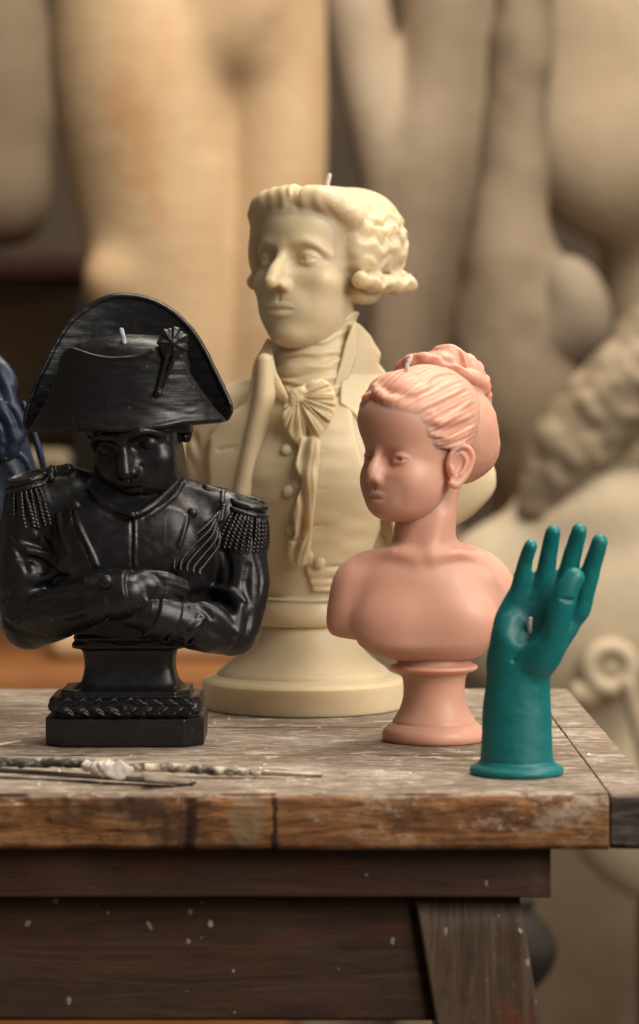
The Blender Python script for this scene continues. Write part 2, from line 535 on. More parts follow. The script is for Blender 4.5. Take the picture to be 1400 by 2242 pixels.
    # eyes: ball, then the two lids as shells cut by tilted planes
    for q in (-1,1):
        E = np.array((q*eye_x, eye_y, 0.0))
        S.ell(E, (eye_r,)*3, k=0.12)
        if gaze is not None:
            g = rot(0,0,gaze[0]) @ rot(gaze[1],0,0) @ np.array((0,-1,0))
            c = E+g*eye_r*1.02
            S.ell(c, (pupil,)*3, k=0.1, mode='sub')
            if iris_dot: S.ell(E+g*eye_r*0.86, (0.45*pupil,)*3, k=0.05)
        for th, rr, sg in ((lid_up,lid_th,1),(lid_lo,1+(lid_th-1)*0.67,-1)):
            t = math.radians(th)
            cs, sn = math.cos(t), math.sin(t)
            R2 = eye_r*rr
            def fn(x, y, z, E=E, cs=cs, sn=sn, R2=R2, sg=sg, q=q):
                a, b, c = x-E[0], y-E[1], z-E[2]
                # the slit runs down slightly at the outer corner
                c = c+0.06*q*a
                sp = np.sqrt(a*a*0.86+b*b+c*c)-R2
                return np.maximum(sp, -(c*cs+b*sn)*sg)
            S.apply(fn, E-R2*1.15, E+R2*1.15, 0.28, 'add')
    if ears:
        for q in (-1,1): ear(S, q)

def ear(S, q, c=(7.0,1.2,-1.6), sc=1.0, tilt=14, k=0.5, wide=1.0):
    c = np.array(c, float); c[0] *= q
    M = rot(-tilt,0,0)
    def T(p):
        p = np.array(p, float)*sc*np.array((1,wide,1)); p = M@p
        return c+np.array((q*p[0],p[1],p[2]))
    S.tube([T(p) for p in ((0.1,-0.9,0.4),(0.55,-1.0,1.7),(0.9,-0.2,2.9),(1.15,1.0,2.9),(1.3,1.65,1.6),(1.1,1.45,0),(0.8,0.8,-1.5),(0.45,0.05,-2.5),(0.2,-0.5,-2.3))],
           [0.3,0.33,0.36,0.4,0.42,0.4,0.42,0.55,0.5], k=k*0.4, n=5)
    S.ell(T((0.45,0.35,0.3)), (0.55*sc,1.5*sc*wide,2.6*sc), rt=(-tilt,0,q*-14), k=k)
    S.ell(T((0.98,0.15,0.4)), (0.62*sc,0.9*sc*wide,1.5*sc), rt=(-tilt,0,q*-14), k=0.4, mode='sub')
    S.tube([T(p) for p in ((0.75,0.5,2.0),(0.95,0.95,1.2),(0.95,0.85,0.1),(0.75,0.35,-1.0))], [0.22,0.28,0.28,0.3], k=0.25, n=4)
    S.ell(T((0.5,-0.75,-0.4)), (0.4*sc,0.4*sc,0.7*sc), k=0.4)
# ------------------------------------------------------------------ sculptor's bench
def wood_mats():
    # worn top: grey, dusty; edges: orange brown with scuffs
    m, nt, b = new_mat('worn_bench_wood')
    tc = nd(nt, 'ShaderNodeTexCoord')
    geo = nd(nt, 'ShaderNodeNewGeometry')
    def mp(scale, loc=(0,0,0)):
        q = nd(nt, 'ShaderNodeMapping'); q.inputs['Scale'].default_value = scale; q.inputs['Location'].default_value = loc
        nt.links.new(tc.outputs['Object'], q.inputs['Vector']); return q.outputs[0]
    grain = noise_tex(nt, mp((38,100,160)), 1.6, 11, 0.76, 0.7)
    fine = noise_tex(nt, mp((130,460,420)), 1.4, 6, 0.75)
    blot = noise_tex(nt, mp((9,16,26)), 1.0, 9, 0.66, 0.3)
    dust = noise_tex(nt, mp((60,110,60),(3,1,0)), 1.0, 10, 0.78, 0.6)
    scr = noise_tex(nt, mp((16,260,80),(7,0,2)), 1.0, 4, 0.6, 1.6)
    top = ramp(nt, grain, [(0.33,(0.11,0.080,0.058)),(0.43,(0.28,0.215,0.158)),(0.53,(0.43,0.35,0.275)),(0.66,(0.56,0.475,0.385))])
    top = mixc(nt, ramp(nt, fine, [(0.35,0.75),(0.55,0.0)]), top, (0.09,0.06,0.04))
    top = mixc(nt, ramp(nt, blot, [(0.42,0.0),(0.62,0.72)]), top, (0.17,0.112,0.075))
    seam = nd(nt, 'ShaderNodeSeparateXYZ'); nt.links.new(tc.outputs['Object'], seam.inputs[0])
    sw = math_n(nt, 'MULTIPLY', math_n(nt, 'SUBTRACT', noise_tex(nt, mp((26,0,0)), 1.0, 4, 0.6), 0.5), 0.004)
    for sy, sk in ((1.180,0.0013),(1.262,0.0016),(1.086,0.0007)):
        dy = math_n(nt, 'ABSOLUTE', math_n(nt, 'SUBTRACT', math_n(nt, 'ADD', seam.outputs[1], sw), sy))
        top = mixc(nt, ramp(nt, math_n(nt, 'DIVIDE', dy, sk*2), [(0.3,0.85),(0.7,0.0)]), top, (0.035,0.024,0.017))
    top = mixc(nt, ramp(nt, dust, [(0.53,0.0),(0.63,0.8)]), top, (0.68,0.62,0.54))
    top = mixc(nt, ramp(nt, scr, [(0.66,0.0),(0.72,0.6)]), top, (0.62,0.56,0.48))
    crk = noise_tex(nt, mp((9,170,60),(5,3,2)), 1.0, 3, 0.5, 2.2)
    top = mixc(nt, ramp(nt, math_n(nt, 'ABSOLUTE', math_n(nt, 'SUBTRACT', crk, 0.5)), [(0.004,0.75),(0.012,0.0)]), top, (0.05,0.035,0.025))
    fgrain = noise_tex(nt, mp((24,120,230),(1,0,5)), 1.5, 12, 0.78, 0.6)
    edge = ramp(nt, fgrain, [(0.34,(0.045,0.019,0.009)),(0.44,(0.155,0.064,0.023)),(0.54,(0.285,0.130,0.050)),(0.66,(0.42,0.235,0.11))])
    fb = noise_tex(nt, mp((22,20,40),(4,0,1)), 1.0, 7, 0.68)
    edge = mixc(nt, ramp(nt, fb, [(0.50,0.0),(0.64,0.85)]), edge, (0.045,0.024,0.013))
    spk = noise_tex(nt, mp((130,200,200),(2,0,8)), 1.0, 8, 0.75)
    edge = mixc(nt, ramp(nt, spk, [(0.56,0.0),(0.66,0.7)]), edge, (0.055,0.028,0.014))
    sx = nd(nt, 'ShaderNodeSeparateXYZ'); nt.links.new(tc.outputs['Object'], sx.inputs[0])
    # two dark knots across the edge and a pale end-grain knot between them
    wob = math_n(nt, 'MULTIPLY', math_n(nt, 'SUBTRACT', noise_tex(nt, mp((60,60,110)), 1.0, 4, 0.6), 0.5), 0.006)
    xx = math_n(nt, 'ADD', sx.outputs[0], wob)
    for kx, kw, kc in ((-0.0465,0.0019,(0.035,0.011,0.008)),(-0.0168,0.0008,(0.02,0.009,0.006))):
        dx = math_n(nt, 'ABSOLUTE', math_n(nt, 'SUBTRACT', xx, kx))
        edge = mixc(nt, ramp(nt, math_n(nt, 'DIVIDE', dx, kw*2), [(0.35,0.92),(0.75,0.0)]), edge, kc)
    kd = nd(nt, 'ShaderNodeVectorMath', operation='DISTANCE')
    kd.inputs[1].default_value = (-0.0265*1.0, 0.975*0.0, 0.7915*0.55)
    cmb = nd(nt, 'ShaderNodeCombineXYZ'); nt.links.new(xx, cmb.inputs[0]); nt.links.new(math_n(nt, 'MULTIPLY', sx.outputs[2], 0.55), cmb.inputs[2])
    nt.links.new(cmb.outputs[0], kd.inputs[0])
    edge = mixc(nt, ramp(nt, math_n(nt, 'DIVIDE', kd.outputs['Value'], 0.0085), [(0.62,0.75),(0.80,0.0)]), edge, (0.23,0.15,0.085))
    pale = noise_tex(nt, mp((75,60,120),(9,0,4)), 1.0, 12, 0.82, 0.15)
    # scuffed whitish paint gets heavier toward the right end of the front edge
    px = nd(nt, 'ShaderNodeMapRange'); nt.links.new(sx.outputs[0], px.inputs[0])
    px.inputs[1].default_value = -0.03; px.inputs[2].default_value = 0.10; px.inputs[3].default_value = -0.03; px.inputs[4].default_value = 0.085
    pm = math_n(nt, 'ADD', pale, px.outputs[0])
    edge = mixc(nt, ramp(nt, pm, [(0.575,0.0),(0.64,0.75)]), edge, (0.42,0.34,0.26))
    edge = mixc(nt, ramp(nt, noise_tex(nt, mp((230,200,60),(3,0,9)), 1.0, 5, 0.6, 1.0), [(0.68,0.0),(0.73,0.6)]), edge, (0.45,0.34,0.23))
    sn = nd(nt, 'ShaderNodeSeparateXYZ'); nt.links.new(geo.outputs['Normal'], sn.inputs[0])
    fac = math_n(nt, 'ADD', sn.outputs[2], math_n(nt, 'MULTIPLY', math_n(nt, 'SUBTRACT', blot, 0.5), 0.8))
    fac = ramp(nt, fac, [(0.60,0.0),(0.86,1.0)])
    col = mixc(nt, fac, edge, top)
    nt.links.new(col, b.inputs['Base Color'])
    b.inputs['Roughness'].default_value = 0.82
    b.inputs['Specular IOR Level'].default_value = 0.25
    hgt = math_n(nt, 'ADD', grain, math_n(nt, 'MULTIPLY', fine, 0.6))
    bump(nt, b, hgt, 0.75, 0.0016)
    # end board: greyer, darker edge
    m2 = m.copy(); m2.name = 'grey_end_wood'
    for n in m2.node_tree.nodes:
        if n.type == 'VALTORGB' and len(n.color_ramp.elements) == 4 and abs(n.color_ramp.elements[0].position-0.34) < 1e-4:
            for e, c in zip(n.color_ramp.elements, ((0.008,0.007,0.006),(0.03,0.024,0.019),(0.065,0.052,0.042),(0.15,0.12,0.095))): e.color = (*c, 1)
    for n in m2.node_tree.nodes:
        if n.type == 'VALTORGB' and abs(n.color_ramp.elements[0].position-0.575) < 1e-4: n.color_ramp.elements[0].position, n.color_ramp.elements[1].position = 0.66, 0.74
    # dark carcass with flecks of paint
    def dark(name, cols, spot, seed, rough=0.55, upright=False):
        m, nt, b = new_mat(name)
        gs = (95,60,9) if upright else (9,60,120)
        v = mapped(nt, gs, (seed,0,0))
        g = noise_tex(nt, v, 1.5, 11, 0.74, 1.1)
        c = ramp(nt, g, [(0.33,cols[0]),(0.5,cols[1]),(0.68,cols[2])])
        bl = noise_tex(nt, mapped(nt, (26,20,26) if upright else (14,14,40), (seed,2,1)), 1.0, 9, 0.72)
        c = mixc(nt, ramp(nt, bl, [(0.46,0.0),(0.64,0.75)]), c, tuple(x*1.6+0.003 for x in cols[1]))
        bl2 = noise_tex(nt, mapped(nt, (18,14,60) if not upright else (40,14,22), (seed+3,5,1)), 1.0, 8, 0.7)
        c = mixc(nt, ramp(nt, bl2, [(0.52,0.0),(0.66,0.6)]), c, (cols[2][0]*1.25, cols[1][1]*0.9, cols[1][2]*0.8))
        if upright:
            sc_ = noise_tex(nt, mapped(nt, (90,60,60), (seed+1,0,3)), 1.0, 9, 0.78, 1.0)
            c = mixc(nt, ramp(nt, sc_, [(0.60,0.0),(0.68,0.7)]), c, (0.26,0.215,0.165))
        for sc, th, colr, off in ((95,0.085,(0.42,0.36,0.28),1.3),(200,0.13,(0.24,0.19,0.145),4.1),(34,0.038,(0.52,0.45,0.36),7.7)):
            vo = nd(nt, 'ShaderNodeTexVoronoi')
            vo.inputs['Scale'].default_value = sc
            mpn = mapped(nt, (1,1,0.72), (off+seed,off,0))
            warp = nd(nt, 'ShaderNodeTexNoise'); warp.inputs['Scale'].default_value = 130
            nt.links.new(mpn, warp.inputs['Vector'])
            nt.links.new(mixc(nt, 0.006, mpn, warp.outputs['Color'], 'ADD'), vo.inputs['Vector'])
            sep = nd(nt, 'ShaderNodeSeparateColor'); nt.links.new(vo.outputs['Color'], sep.inputs[0])
            lim = math_n(nt, 'MULTIPLY', math_n(nt, 'POWER', sep.outputs[0], spot), th*2)
            c = mixc(nt, math_n(nt, 'LESS_THAN', vo.outputs['Distance'], lim), c, colr)
        nt.links.new(c, b.inputs['Base Color'])
        b.inputs['Roughness'].default_value = rough
        b.inputs['Specular IOR Level'].default_value = 0.3
        bump(nt, b, g, 0.5, 0.0012)
        return m
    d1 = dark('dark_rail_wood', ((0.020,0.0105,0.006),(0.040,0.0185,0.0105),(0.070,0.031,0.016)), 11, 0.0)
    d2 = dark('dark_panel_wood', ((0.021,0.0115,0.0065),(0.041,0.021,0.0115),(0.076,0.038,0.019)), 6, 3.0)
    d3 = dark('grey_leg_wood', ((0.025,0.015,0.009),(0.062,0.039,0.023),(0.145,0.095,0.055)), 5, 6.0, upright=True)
    return m, m2, d1, d2, d3
M_TOP, M_END, M_RAIL, M_PANEL, M_LEG = wood_mats()

def plank(name, x0, x1, y0, y1, z0, z1, mat, parent, seed, nx=420, chip=0.0022, grooves=()):
    """a board swept along x; every profile point is worn by noise, most at the front top edge"""
    prof = []
    top = np.linspace(y1-0.002, y0+0.003, 150)
    prof.append((y1, z0, 0.2)); prof.append((y1, z1-0.002, 0.4))
    for y in top: prof.append((y, z1, 0.25))
    for a in np.linspace(0, math.pi/2, 7)[1:]: prof.append((y0+0.003-0.003*math.sin(a), z1-0.003+0.003*math.cos(a), 1.0))
    for z in np.linspace(z1-0.004, z0+0.002, 26): prof.append((y0, z, 0.45))
    prof.append((y0+0.0015, z0, 0.6))
    prof = np.array(prof); n = len(prof)
    xs = np.linspace(x0, x1, nx)
    X = np.repeat(xs[:,None], n, 1); Y = np.repeat(prof[None,:,0], nx, 0); Z = np.repeat(prof[None,:,1], nx, 0); W = prof[None,:,2]
    e = noise3(X*28, Y*40, Z*40, seed)*0.5+noise3(X*95, Y*110, Z*110, seed+1)*0.35+noise3(X*330, Y*200, Z*260, seed+6)*0.25
    bite = np.clip(noise3(X*34, Y*50, Z*55, seed+2)-0.25, 0, 1)+0.5*np.clip(noise3(X*120, Y*90, Z*100, seed+7)-0.2, 0, 1)
    Y2 = Y+chip*W*(0.35*e+1.3*bite)*np.clip((y0+0.006-Y)/0.006, 0, 1)
    sm = noise3(X*9, Y*70, Z*0, seed+3)*0.5+noise3(X*30, Y*260, Z*0, seed+4)*0.35
    Z2 = Z+np.where(Z > z1-0.0035, 0.00035*sm-chip*0.5*W*bite*np.clip((y0+0.008-Y)/0.008, 0, 1)*1.0, 0)
    for gy, gd, gw in grooves:
        Z2 -= gd*np.exp(-((Y-gy-0.0006*np.sin(X*31+gy*90))/gw)**2)*(Z > z1-0.0035)*np.clip(0.6+noise3(X*22, Y*0, Z*0, seed+9), 0, 1)
    V = np.stack([X, Y2, Z2], -1).reshape(-1,3)
    i, j = np.meshgrid(np.arange(nx-1), np.arange(n-1), indexing='ij')
    a = (i*n+j).ravel()
    F = [tuple(q) for q in np.column_stack([a, a+1, a+n+1, a+n])]
    bot = [(k*n+n-1, k*n, (k+1)*n, (k+1)*n+n-1) for k in range(nx-1)]
    F += bot
    F.append(tuple(range(n-1,-1,-1))); F.append(tuple((nx-1)*n+k for k in range(n)))
    return link_mesh(name, V, F, mat, parent)

def slanted_board(name, quad_front, th, mat, parent, nseg=40, seed=0):
    """board with a given front outline (x, y, z corners: bottom-left, bottom-right, top-right, top-left), thickness along y"""
    q = np.array(quad_front, float)
    u = np.linspace(0, 1, nseg); v = np.linspace(0, 1, nseg)
    U, Vv = np.meshgrid(u, v, indexing='ij')
    Pn = (q[0]*(1-U[...,None])+q[1]*U[...,None])*(1-Vv[...,None])+(q[3]*(1-U[...,None])+q[2]*U[...,None])*Vv[...,None]
    w = 0.0004*noise3(Pn[...,0]*60, Pn[...,2]*40, 0*U, seed)
    edge = np.minimum(np.minimum(U, 1-U)*abs(q[1]-q[0])[0], np.minimum(Vv, 1-Vv)*abs(q[3]-q[0])[2])
    rd = 0.0012
    Pn[...,1] += w+np.where(edge < rd, rd-np.sqrt(np.maximum(rd*rd-(rd-edge)**2, 0)), 0)
    front = Pn.reshape(-1,3)
    back = front.copy(); back[:,1] = q[:,1].max()+th
    N = nseg*nseg
    V = np.vstack([front, back])
    F = []
    for i in range(nseg-1):
        for j in range(nseg-1):
            a = i*nseg+j
            F.append((a, a+nseg, a+nseg+1, a+1)); F.append((N+a, N+a+1, N+a+nseg+1, N+a+nseg))
    ring = [i*nseg for i in range(nseg)]+[(nseg-1)*nseg+j for j in range(1, nseg)]+[i*nseg+nseg-1 for i in range(nseg-2, -1, -1)]+[j for j in range(nseg-2, 0, -1)]
    for a, b in zip(ring, ring[1:]+ring[:1]): F.append((b, a, N+a, N+b))
    return link_mesh(name, V, F, mat, parent)

def build_bench():
    root = empty('workbench', (0,0,0), 'worn wooden sculptor bench with paint spattered edges under the candles', 'workbench')
    plank('tabletop', -0.42, 0.1052, 0.975, 1.341, 0.7797, 0.80, M_TOP, root, 5, nx=1100, chip=0.0042, grooves=((1.180,0.0012,0.0010),(1.262,0.0009,0.0009),(1.085,0.0004,0.0008)))
    plank('end_board', 0.1062, 0.1236, 0.9765, 1.343, 0.7797, 0.7998, M_END, root, 17, nx=90, chip=0.0045)
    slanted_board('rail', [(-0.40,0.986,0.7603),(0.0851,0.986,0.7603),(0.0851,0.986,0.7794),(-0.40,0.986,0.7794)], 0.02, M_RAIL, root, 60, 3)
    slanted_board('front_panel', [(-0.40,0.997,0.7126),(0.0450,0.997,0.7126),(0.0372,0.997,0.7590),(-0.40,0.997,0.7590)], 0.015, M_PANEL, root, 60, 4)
    def leg(x0, x1, y, sg):
        k = 0.167*sg
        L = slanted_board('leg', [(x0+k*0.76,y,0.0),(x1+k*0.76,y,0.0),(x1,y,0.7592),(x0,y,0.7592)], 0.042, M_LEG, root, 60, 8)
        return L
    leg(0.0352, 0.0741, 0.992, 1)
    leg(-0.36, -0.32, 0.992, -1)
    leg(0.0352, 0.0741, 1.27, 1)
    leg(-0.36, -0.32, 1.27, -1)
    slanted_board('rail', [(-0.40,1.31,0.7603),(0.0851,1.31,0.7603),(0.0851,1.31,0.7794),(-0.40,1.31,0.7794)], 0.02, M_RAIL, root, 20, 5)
    return root
build_bench()
# ------------------------------------------------------------------ studio behind the bench
def stone(name, cols, rough=0.75, stain=None, scale=6.0):
    m, nt, b = new_mat(name)
    v = mapped(nt)
    n = noise_tex(nt, v, scale, 7, 0.62, 0.3)
    c = ramp(nt, n, [(0.3,cols[0]),(0.68,cols[1])])
    if stain:
        n2 = noise_tex(nt, mapped(nt, (1,1,0.6), (2,1,3)), scale*1.3, 4, 0.55, 0.5)
        c = mixc(nt, ramp(nt, n2, [(0.5,0.0),(0.72,0.8)]), c, stain)
    nt.links.new(c, b.inputs['Base Color'])
    b.inputs['Roughness'].default_value = rough
    b.inputs['Specular IOR Level'].default_value = 0.25
    bump(nt, b, noise_tex(nt, v, 60, 6, 0.6), 0.3, 0.004)
    return m

M_WARM = stone('warm_marble', ((0.52,0.355,0.20),(0.66,0.475,0.29)), stain=(0.52,0.25,0.085))
M_GREY = stone('grey_marble', ((0.33,0.25,0.175),(0.49,0.39,0.285)), stain=(0.26,0.20,0.14))
M_TAN = stone('tan_plaster', ((0.36,0.275,0.18),(0.48,0.385,0.27)))
M_BROWN = stone('brown_clay', ((0.20,0.15,0.10),(0.29,0.225,0.16)))
M_CREAMP = stone('cream_plaster', ((0.50,0.40,0.27),(0.64,0.54,0.39)))
M_KNOB = stone('pale_stone', ((0.25,0.20,0.145),(0.33,0.27,0.20)))
M_MANE = stone('weathered_plaster', ((0.22,0.165,0.105),(0.40,0.32,0.22)), stain=(0.16,0.115,0.07), scale=9.0)
M_DARK = stone('dark_wall_paint', ((0.075,0.055,0.037),(0.11,0.08,0.055)))
M_FLOOR = stone('studio_floor', ((0.07,0.05,0.035),(0.11,0.08,0.055)))
M_ORANGE = stone('orange_wood', ((0.20,0.075,0.022),(0.28,0.115,0.038)))
M_RED = stone('red_brown_wood', ((0.030,0.011,0.007),(0.05,0.02,0.012)))
M_BLACKISH = stone('blackened_wood', ((0.018,0.014,0.011),(0.03,0.024,0.019)))

link_mesh('floor', [(-4,-1,0),(4,-1,0),(4,6,0),(-4,6,0)], [(0,1,2,3)], M_FLOOR)['kind'] = 'structure'
link_mesh('back_wall', [(-4,5.4,-0.01),(4,5.4,-0.01),(4,5.4,4),(-4,5.4,4),(-4,5.5,-0.01),(4,5.5,-0.01),(4,5.5,4),(-4,5.5,4)], [(0,1,2,3),(5,4,7,6),(3,2,6,7),(1,5,6,2),(4,0,3,7)], M_DARK)['kind'] = 'structure'

def block(name, x0, x1, y0, y1, z0, z1, mat, label, cat, parent=None):
    S = Sculpt((x0-.02,y0-.02,z0-.02), (x1+.02,y1+.02,z1+.02), max(x1-x0, z1-z0, y1-y0)/40.0)
    S.box(((x0+x1)/2,(y0+y1)/2,(z0+z1)/2), ((x1-x0)/2,(y1-y0)/2,(z1-z0)/2), min(0.006, (z1-z0)/4))
    o = S.emit(name, 1.0, mat, parent)
    if label: tag(o, label, cat)
    return o

def statue(name, uc, d, foot, mat, label, cat, lo, hi, h, build):
    """lo/hi: (u, v, dy) box in picture units at distance d; foot: height of what it stands on"""
    fr = Frame(uc, d, foot)
    a, b = fr.P(lo[0], lo[1], 0), fr.P(hi[0], hi[1], 0)
    S = Sculpt((min(a[0],b[0]), lo[2], min(a[2],b[2])), (max(a[0],b[0]), hi[2], max(a[2],b[2])), h)
    build(S, lambda u, v, y=0: fr.P(u, v, 0)[0:1]+(y,)+fr.P(u, v, 0)[2:3])
    S.soften(4)
    o = S.emit(name, fr.m, mat, None)
    o.location = fr.loc
    return tag(o, label, cat)

def zat(v, d): return CAM_Z-(v-V0)*d/FPX
def xat(u, d): return (u-U0)*d/FPX

D1 = 3.2
def nude(S, p):
    S.tube([p(330,-260,20),p(305,-80,10),p(312,180,0),p(338,430,0),p(356,640,0),p(360,900,30),p(365,1150,60),p(365,1420,40)], [190,192,200,176,152,138,112,90], n=4)
    S.tube([p(560,-260,30),p(585,-60,20),p(600,180,20),p(603,400,20),p(590,660,20),p(565,860,50),p(555,1150,70),p(555,1420,60)], [130,128,118,112,104,98,84,72], k=18, n=4)
    S.ell(p(450,-160,10), (270,185,230), k=60)
    S.ell(p(520,20,-100), (95,50,130), k=80)
    S.tube([p(400,-20,-218),p(445,90,-208),p(488,200,-180),p(503,320,-140)], [12,24,36,22], k=50, mode='sub', n=4)
    S.tube([p(640,60,-150),p(575,130,-160),p(505,222,-170)], [12,22,30], k=44, mode='sub', n=4)
    S.tube([p(505,280,-150),p(505,420,-130)], [30,12], k=40, mode='sub')
    S.ell(p(250,620,-110), (60,50,60), k=60)
    S.box(p(450,1400,50), (330,200,40), 12, k=20)
statue('marble_statue', 440, D1, zat(1432,D1), M_WARM, 'warm honey coloured marble nude, thighs and hips only in view, behind the cream bust', 'statue', (40,-430,-260), (820,1445,300), 10, nude)
block('crate', xat(-260,3.0), xat(640,3.0), 3.0, 3.55, 0.0, zat(1432,D1)-0.001, M_ORANGE, 'orange brown wooden crate carrying the warm marble nude', 'crate')

D2 = 3.6
def grey(S, p):
    S.tube([p(735,-300,40),p(770,-40,20),p(812,200,0),p(868,400,0),p(890,600,0)], [80,76,70,80,80], n=4)
    S.tube([p(1010,-300,20),p(1012,-40,10),p(1000,180,0),p(955,400,-20),p(912,620,-10),p(880,860,0),p(866,1150,10)], [135,128,118,122,104,78,62], k=30, n=4)
    S.ell(p(900,-260,60), (270,150,200), k=60)
    S.tube([p(842,60,-150),p(856,200,-150),p(864,330,-130)], [22,26,16], k=40, mode='sub')
    S.box(p(880,1180,0), (140,140,30), 10, k=20)
statue('marble_statue', 880, D2, zat(1212,D2), M_GREY, 'grey brown marble legs behind the wig of the cream bust', 'statue', (600,-480,-220), (1240,1225,260), 10, grey)
block('plinth', xat(640,D2), xat(1010,D2), D2-0.05, D2+0.3, 0.0, zat(1212,D2)-0.001, M_TAN, 'tan plinth under the grey marble legs', 'plinth')

D3 = 3.8
def big_cream(S, p):
    S.ell(p(1420,60,0), (310,220,470))
    S.ell(p(1330,330,-60), (190,150,200), k=80)
    S.tube([p(1150,-200,30),p(1150,100,20),p(1160,300,20)], [50,46,36], k=50)
    S.tube([p(1128,150,-70),p(1122,330,-60)], [12,12], k=40, mode='sub')
    S.tube([p(1480,400,60),p(1500,1200,80),p(1500,1700,80)], [160,170,200], k=60)
statue('plaster_torso', 1420, D3, zat(1800,D3), M_TAN, 'huge tan plaster torso filling the upper right corner', 'statue', (1030,-450,-330), (1760,1900,330), 12, big_cream)

D4 = 3.35
def knobbed(S, p):
    S.ell(p(1150,760,0), (160,120,240))
    S.ell(p(1110,620,0), (90,90,190), k=60)
    S.tube([p(1110,560,10),p(1130,300,20),p(1150,0,20),p(1160,-300,20)], [84,74,70,74], k=60)
    S.ell(p(1170,930,-20), (130,110,160), k=60)
    S.tube([p(1180,900,20),p(1190,1300,20),p(1190,1700,20)], [110,100,120], k=60)
    S.disp(lambda x, y, z: 9*noise3(x/60,y/60,z/60,81), (-300,-200,-2000), (400,200,2000))
o = statue('clay_sculpture', 1150, D4, zat(1700,D4), M_BROWN, 'rounded brown clay sculpture with a pale knob behind the head of the rose bust', 'sculpture', (930,-480,-190), (1360,1800,190), 10, knobbed)
fr4 = Frame(1150, D4, zat(1700,D4))
S = Sculpt((0,-220,fr4.P(0,820)[2]), (230,60,fr4.P(0,540)[2]), 8)
S.ell((108,-70,fr4.P(0,672)[2]), (70,70,112), rt=(0,-18,0)); S.ell((80,-60,fr4.P(0,740)[2]), (80,60,80), k=40)
S.emit('knob', fr4.m, M_KNOB, o)

D5 = 2.9
FOOT5 = zat(1992,D5)
def mane(S, p):
    S.ell(p(1340,1330,60), (300,150,290), k=60)
    S.ell(p(1120,1330,80), (170,110,190), k=60)
    S.ell(p(1310,1110,40), (170,120,110), k=60)
    S.tube([p(1230,1060,-60),p(1140,1100,-20)], [20,30], k=50, mode='sub')
    S.ell(p(1480,1740,60), (250,150,252), k=50)
    S.tube([p(1340,1780,-90),p(1420,2000,-60)], 12, k=24, mode='sub')
mo = statue('plaster_lion', 1340, D5, FOOT5, M_CREAMP, 'cream plaster lion with a shaggy mane at the right behind the teal hand', 'statue', (930,440,-240), (1740,1999,260), 9, mane)
fr5 = Frame(1340, D5, FOOT5)
p = lambda u, v, y=0: fr5.P(u, v, 0)[0:1]+(y,)+fr5.P(u, v, 0)[2:3]
S = Sculpt((p(1090,0)[0],-240,p(0,1200)[2]), (p(1720,0)[0],240,p(0,460)[2]), 8)
S.tube([p(1560,640,0),p(1430,790,0),p(1310,910,-10),p(1225,1030,0),p(1185,1130,10)], [130,108,100,78,46], n=5)
S.disp(lambda x, y, z: 4*np.sin((x*0.8+z)/15+4*noise3(x/50,y/50,z/50,91))+9*noise3(x/24,y/24,z/24,92)+10*noise3(x/70,y/70,z/70,93), (-500,-300,-3000), (500,300,3000))
S.soften(1)
S.emit('mane', fr5.m, M_MANE, mo)
S = Sculpt((fr5.P(1240,0)[0],-190,fr5.P(0,1560)[2]), (fr5.P(1400,0)[0],-40,fr5.P(0,1370)[2]), 5)
c = fr5.P(1326,1452)
S.tube([(c[0]+44*math.cos(a),-110,c[2]+44*math.sin(a)) for a in np.linspace(0,2*math.pi,25)], 20)
S.ell((c[0],-104,c[2]), (22,18,22), k=4)
S.ell((c[0]-56,-96,c[2]-58), (40,26,30), k=10)
S.emit('rosette', fr5.m, M_CREAMP, mo)
DS = 2.6
S = Sculpt((xat(1340,DS)-.05,DS-.05,zat(1790,DS)), (xat(1520,DS),DS+.05,zat(1440,DS)), 0.004)
S.tube([(xat(1376,DS),DS,zat(1500,DS)),(xat(1412,DS),DS,zat(1640,DS)),(xat(1440,DS),DS,zat(1760,DS))], 0.009)
tag(S.emit('modelling_stick', 1.0, M_TAN, None), 'blurred brown stick leaning against the cream plaster lion', 'stick')
block('pedestal', xat(1425,D5), xat(1660,D5), D5-0.06, D5+0.14, 0.0, FOOT5-0.001, M_BROWN, 'brown pedestal under the plaster lion at the right border', 'pedestal')
block('cabinet', xat(860,3.3), xat(1900,3.3), 3.3, 3.9, 0.0, zat(1770,3.3), M_BROWN, 'low brown cabinet behind the bench, seen under the tabletop at the right', 'cabinet')
DJ = 2.0
S = Sculpt((xat(1040,DJ),DJ-.06,zat(2190,DJ)), (xat(1260,DJ),DJ+.06,zat(1940,DJ)), 0.003)
S.loft([(zat(2172,DJ),xat(1130,DJ),DJ,0.012,0.012),(zat(2130,DJ),xat(1130,DJ),DJ,0.025,0.025),(zat(2080,DJ),xat(1130,DJ),DJ,0.031,0.031),(zat(2030,DJ),xat(1130,DJ),DJ,0.025,0.025),(zat(1990,DJ),xat(1130,DJ),DJ,0.013,0.013),(zat(1965,DJ),xat(1130,DJ),DJ,0.016,0.016)])
tag(S.emit('pot', 1.0, M_BLACKISH, None), 'dark round pot standing behind the splayed bench leg', 'pot')
block('stool', xat(1075,DJ), xat(1172,DJ), DJ-0.05, DJ+0.05, 0.0, zat(2173,DJ), M_BLACKISH, 'dark wooden block stool under the round pot', 'stool')

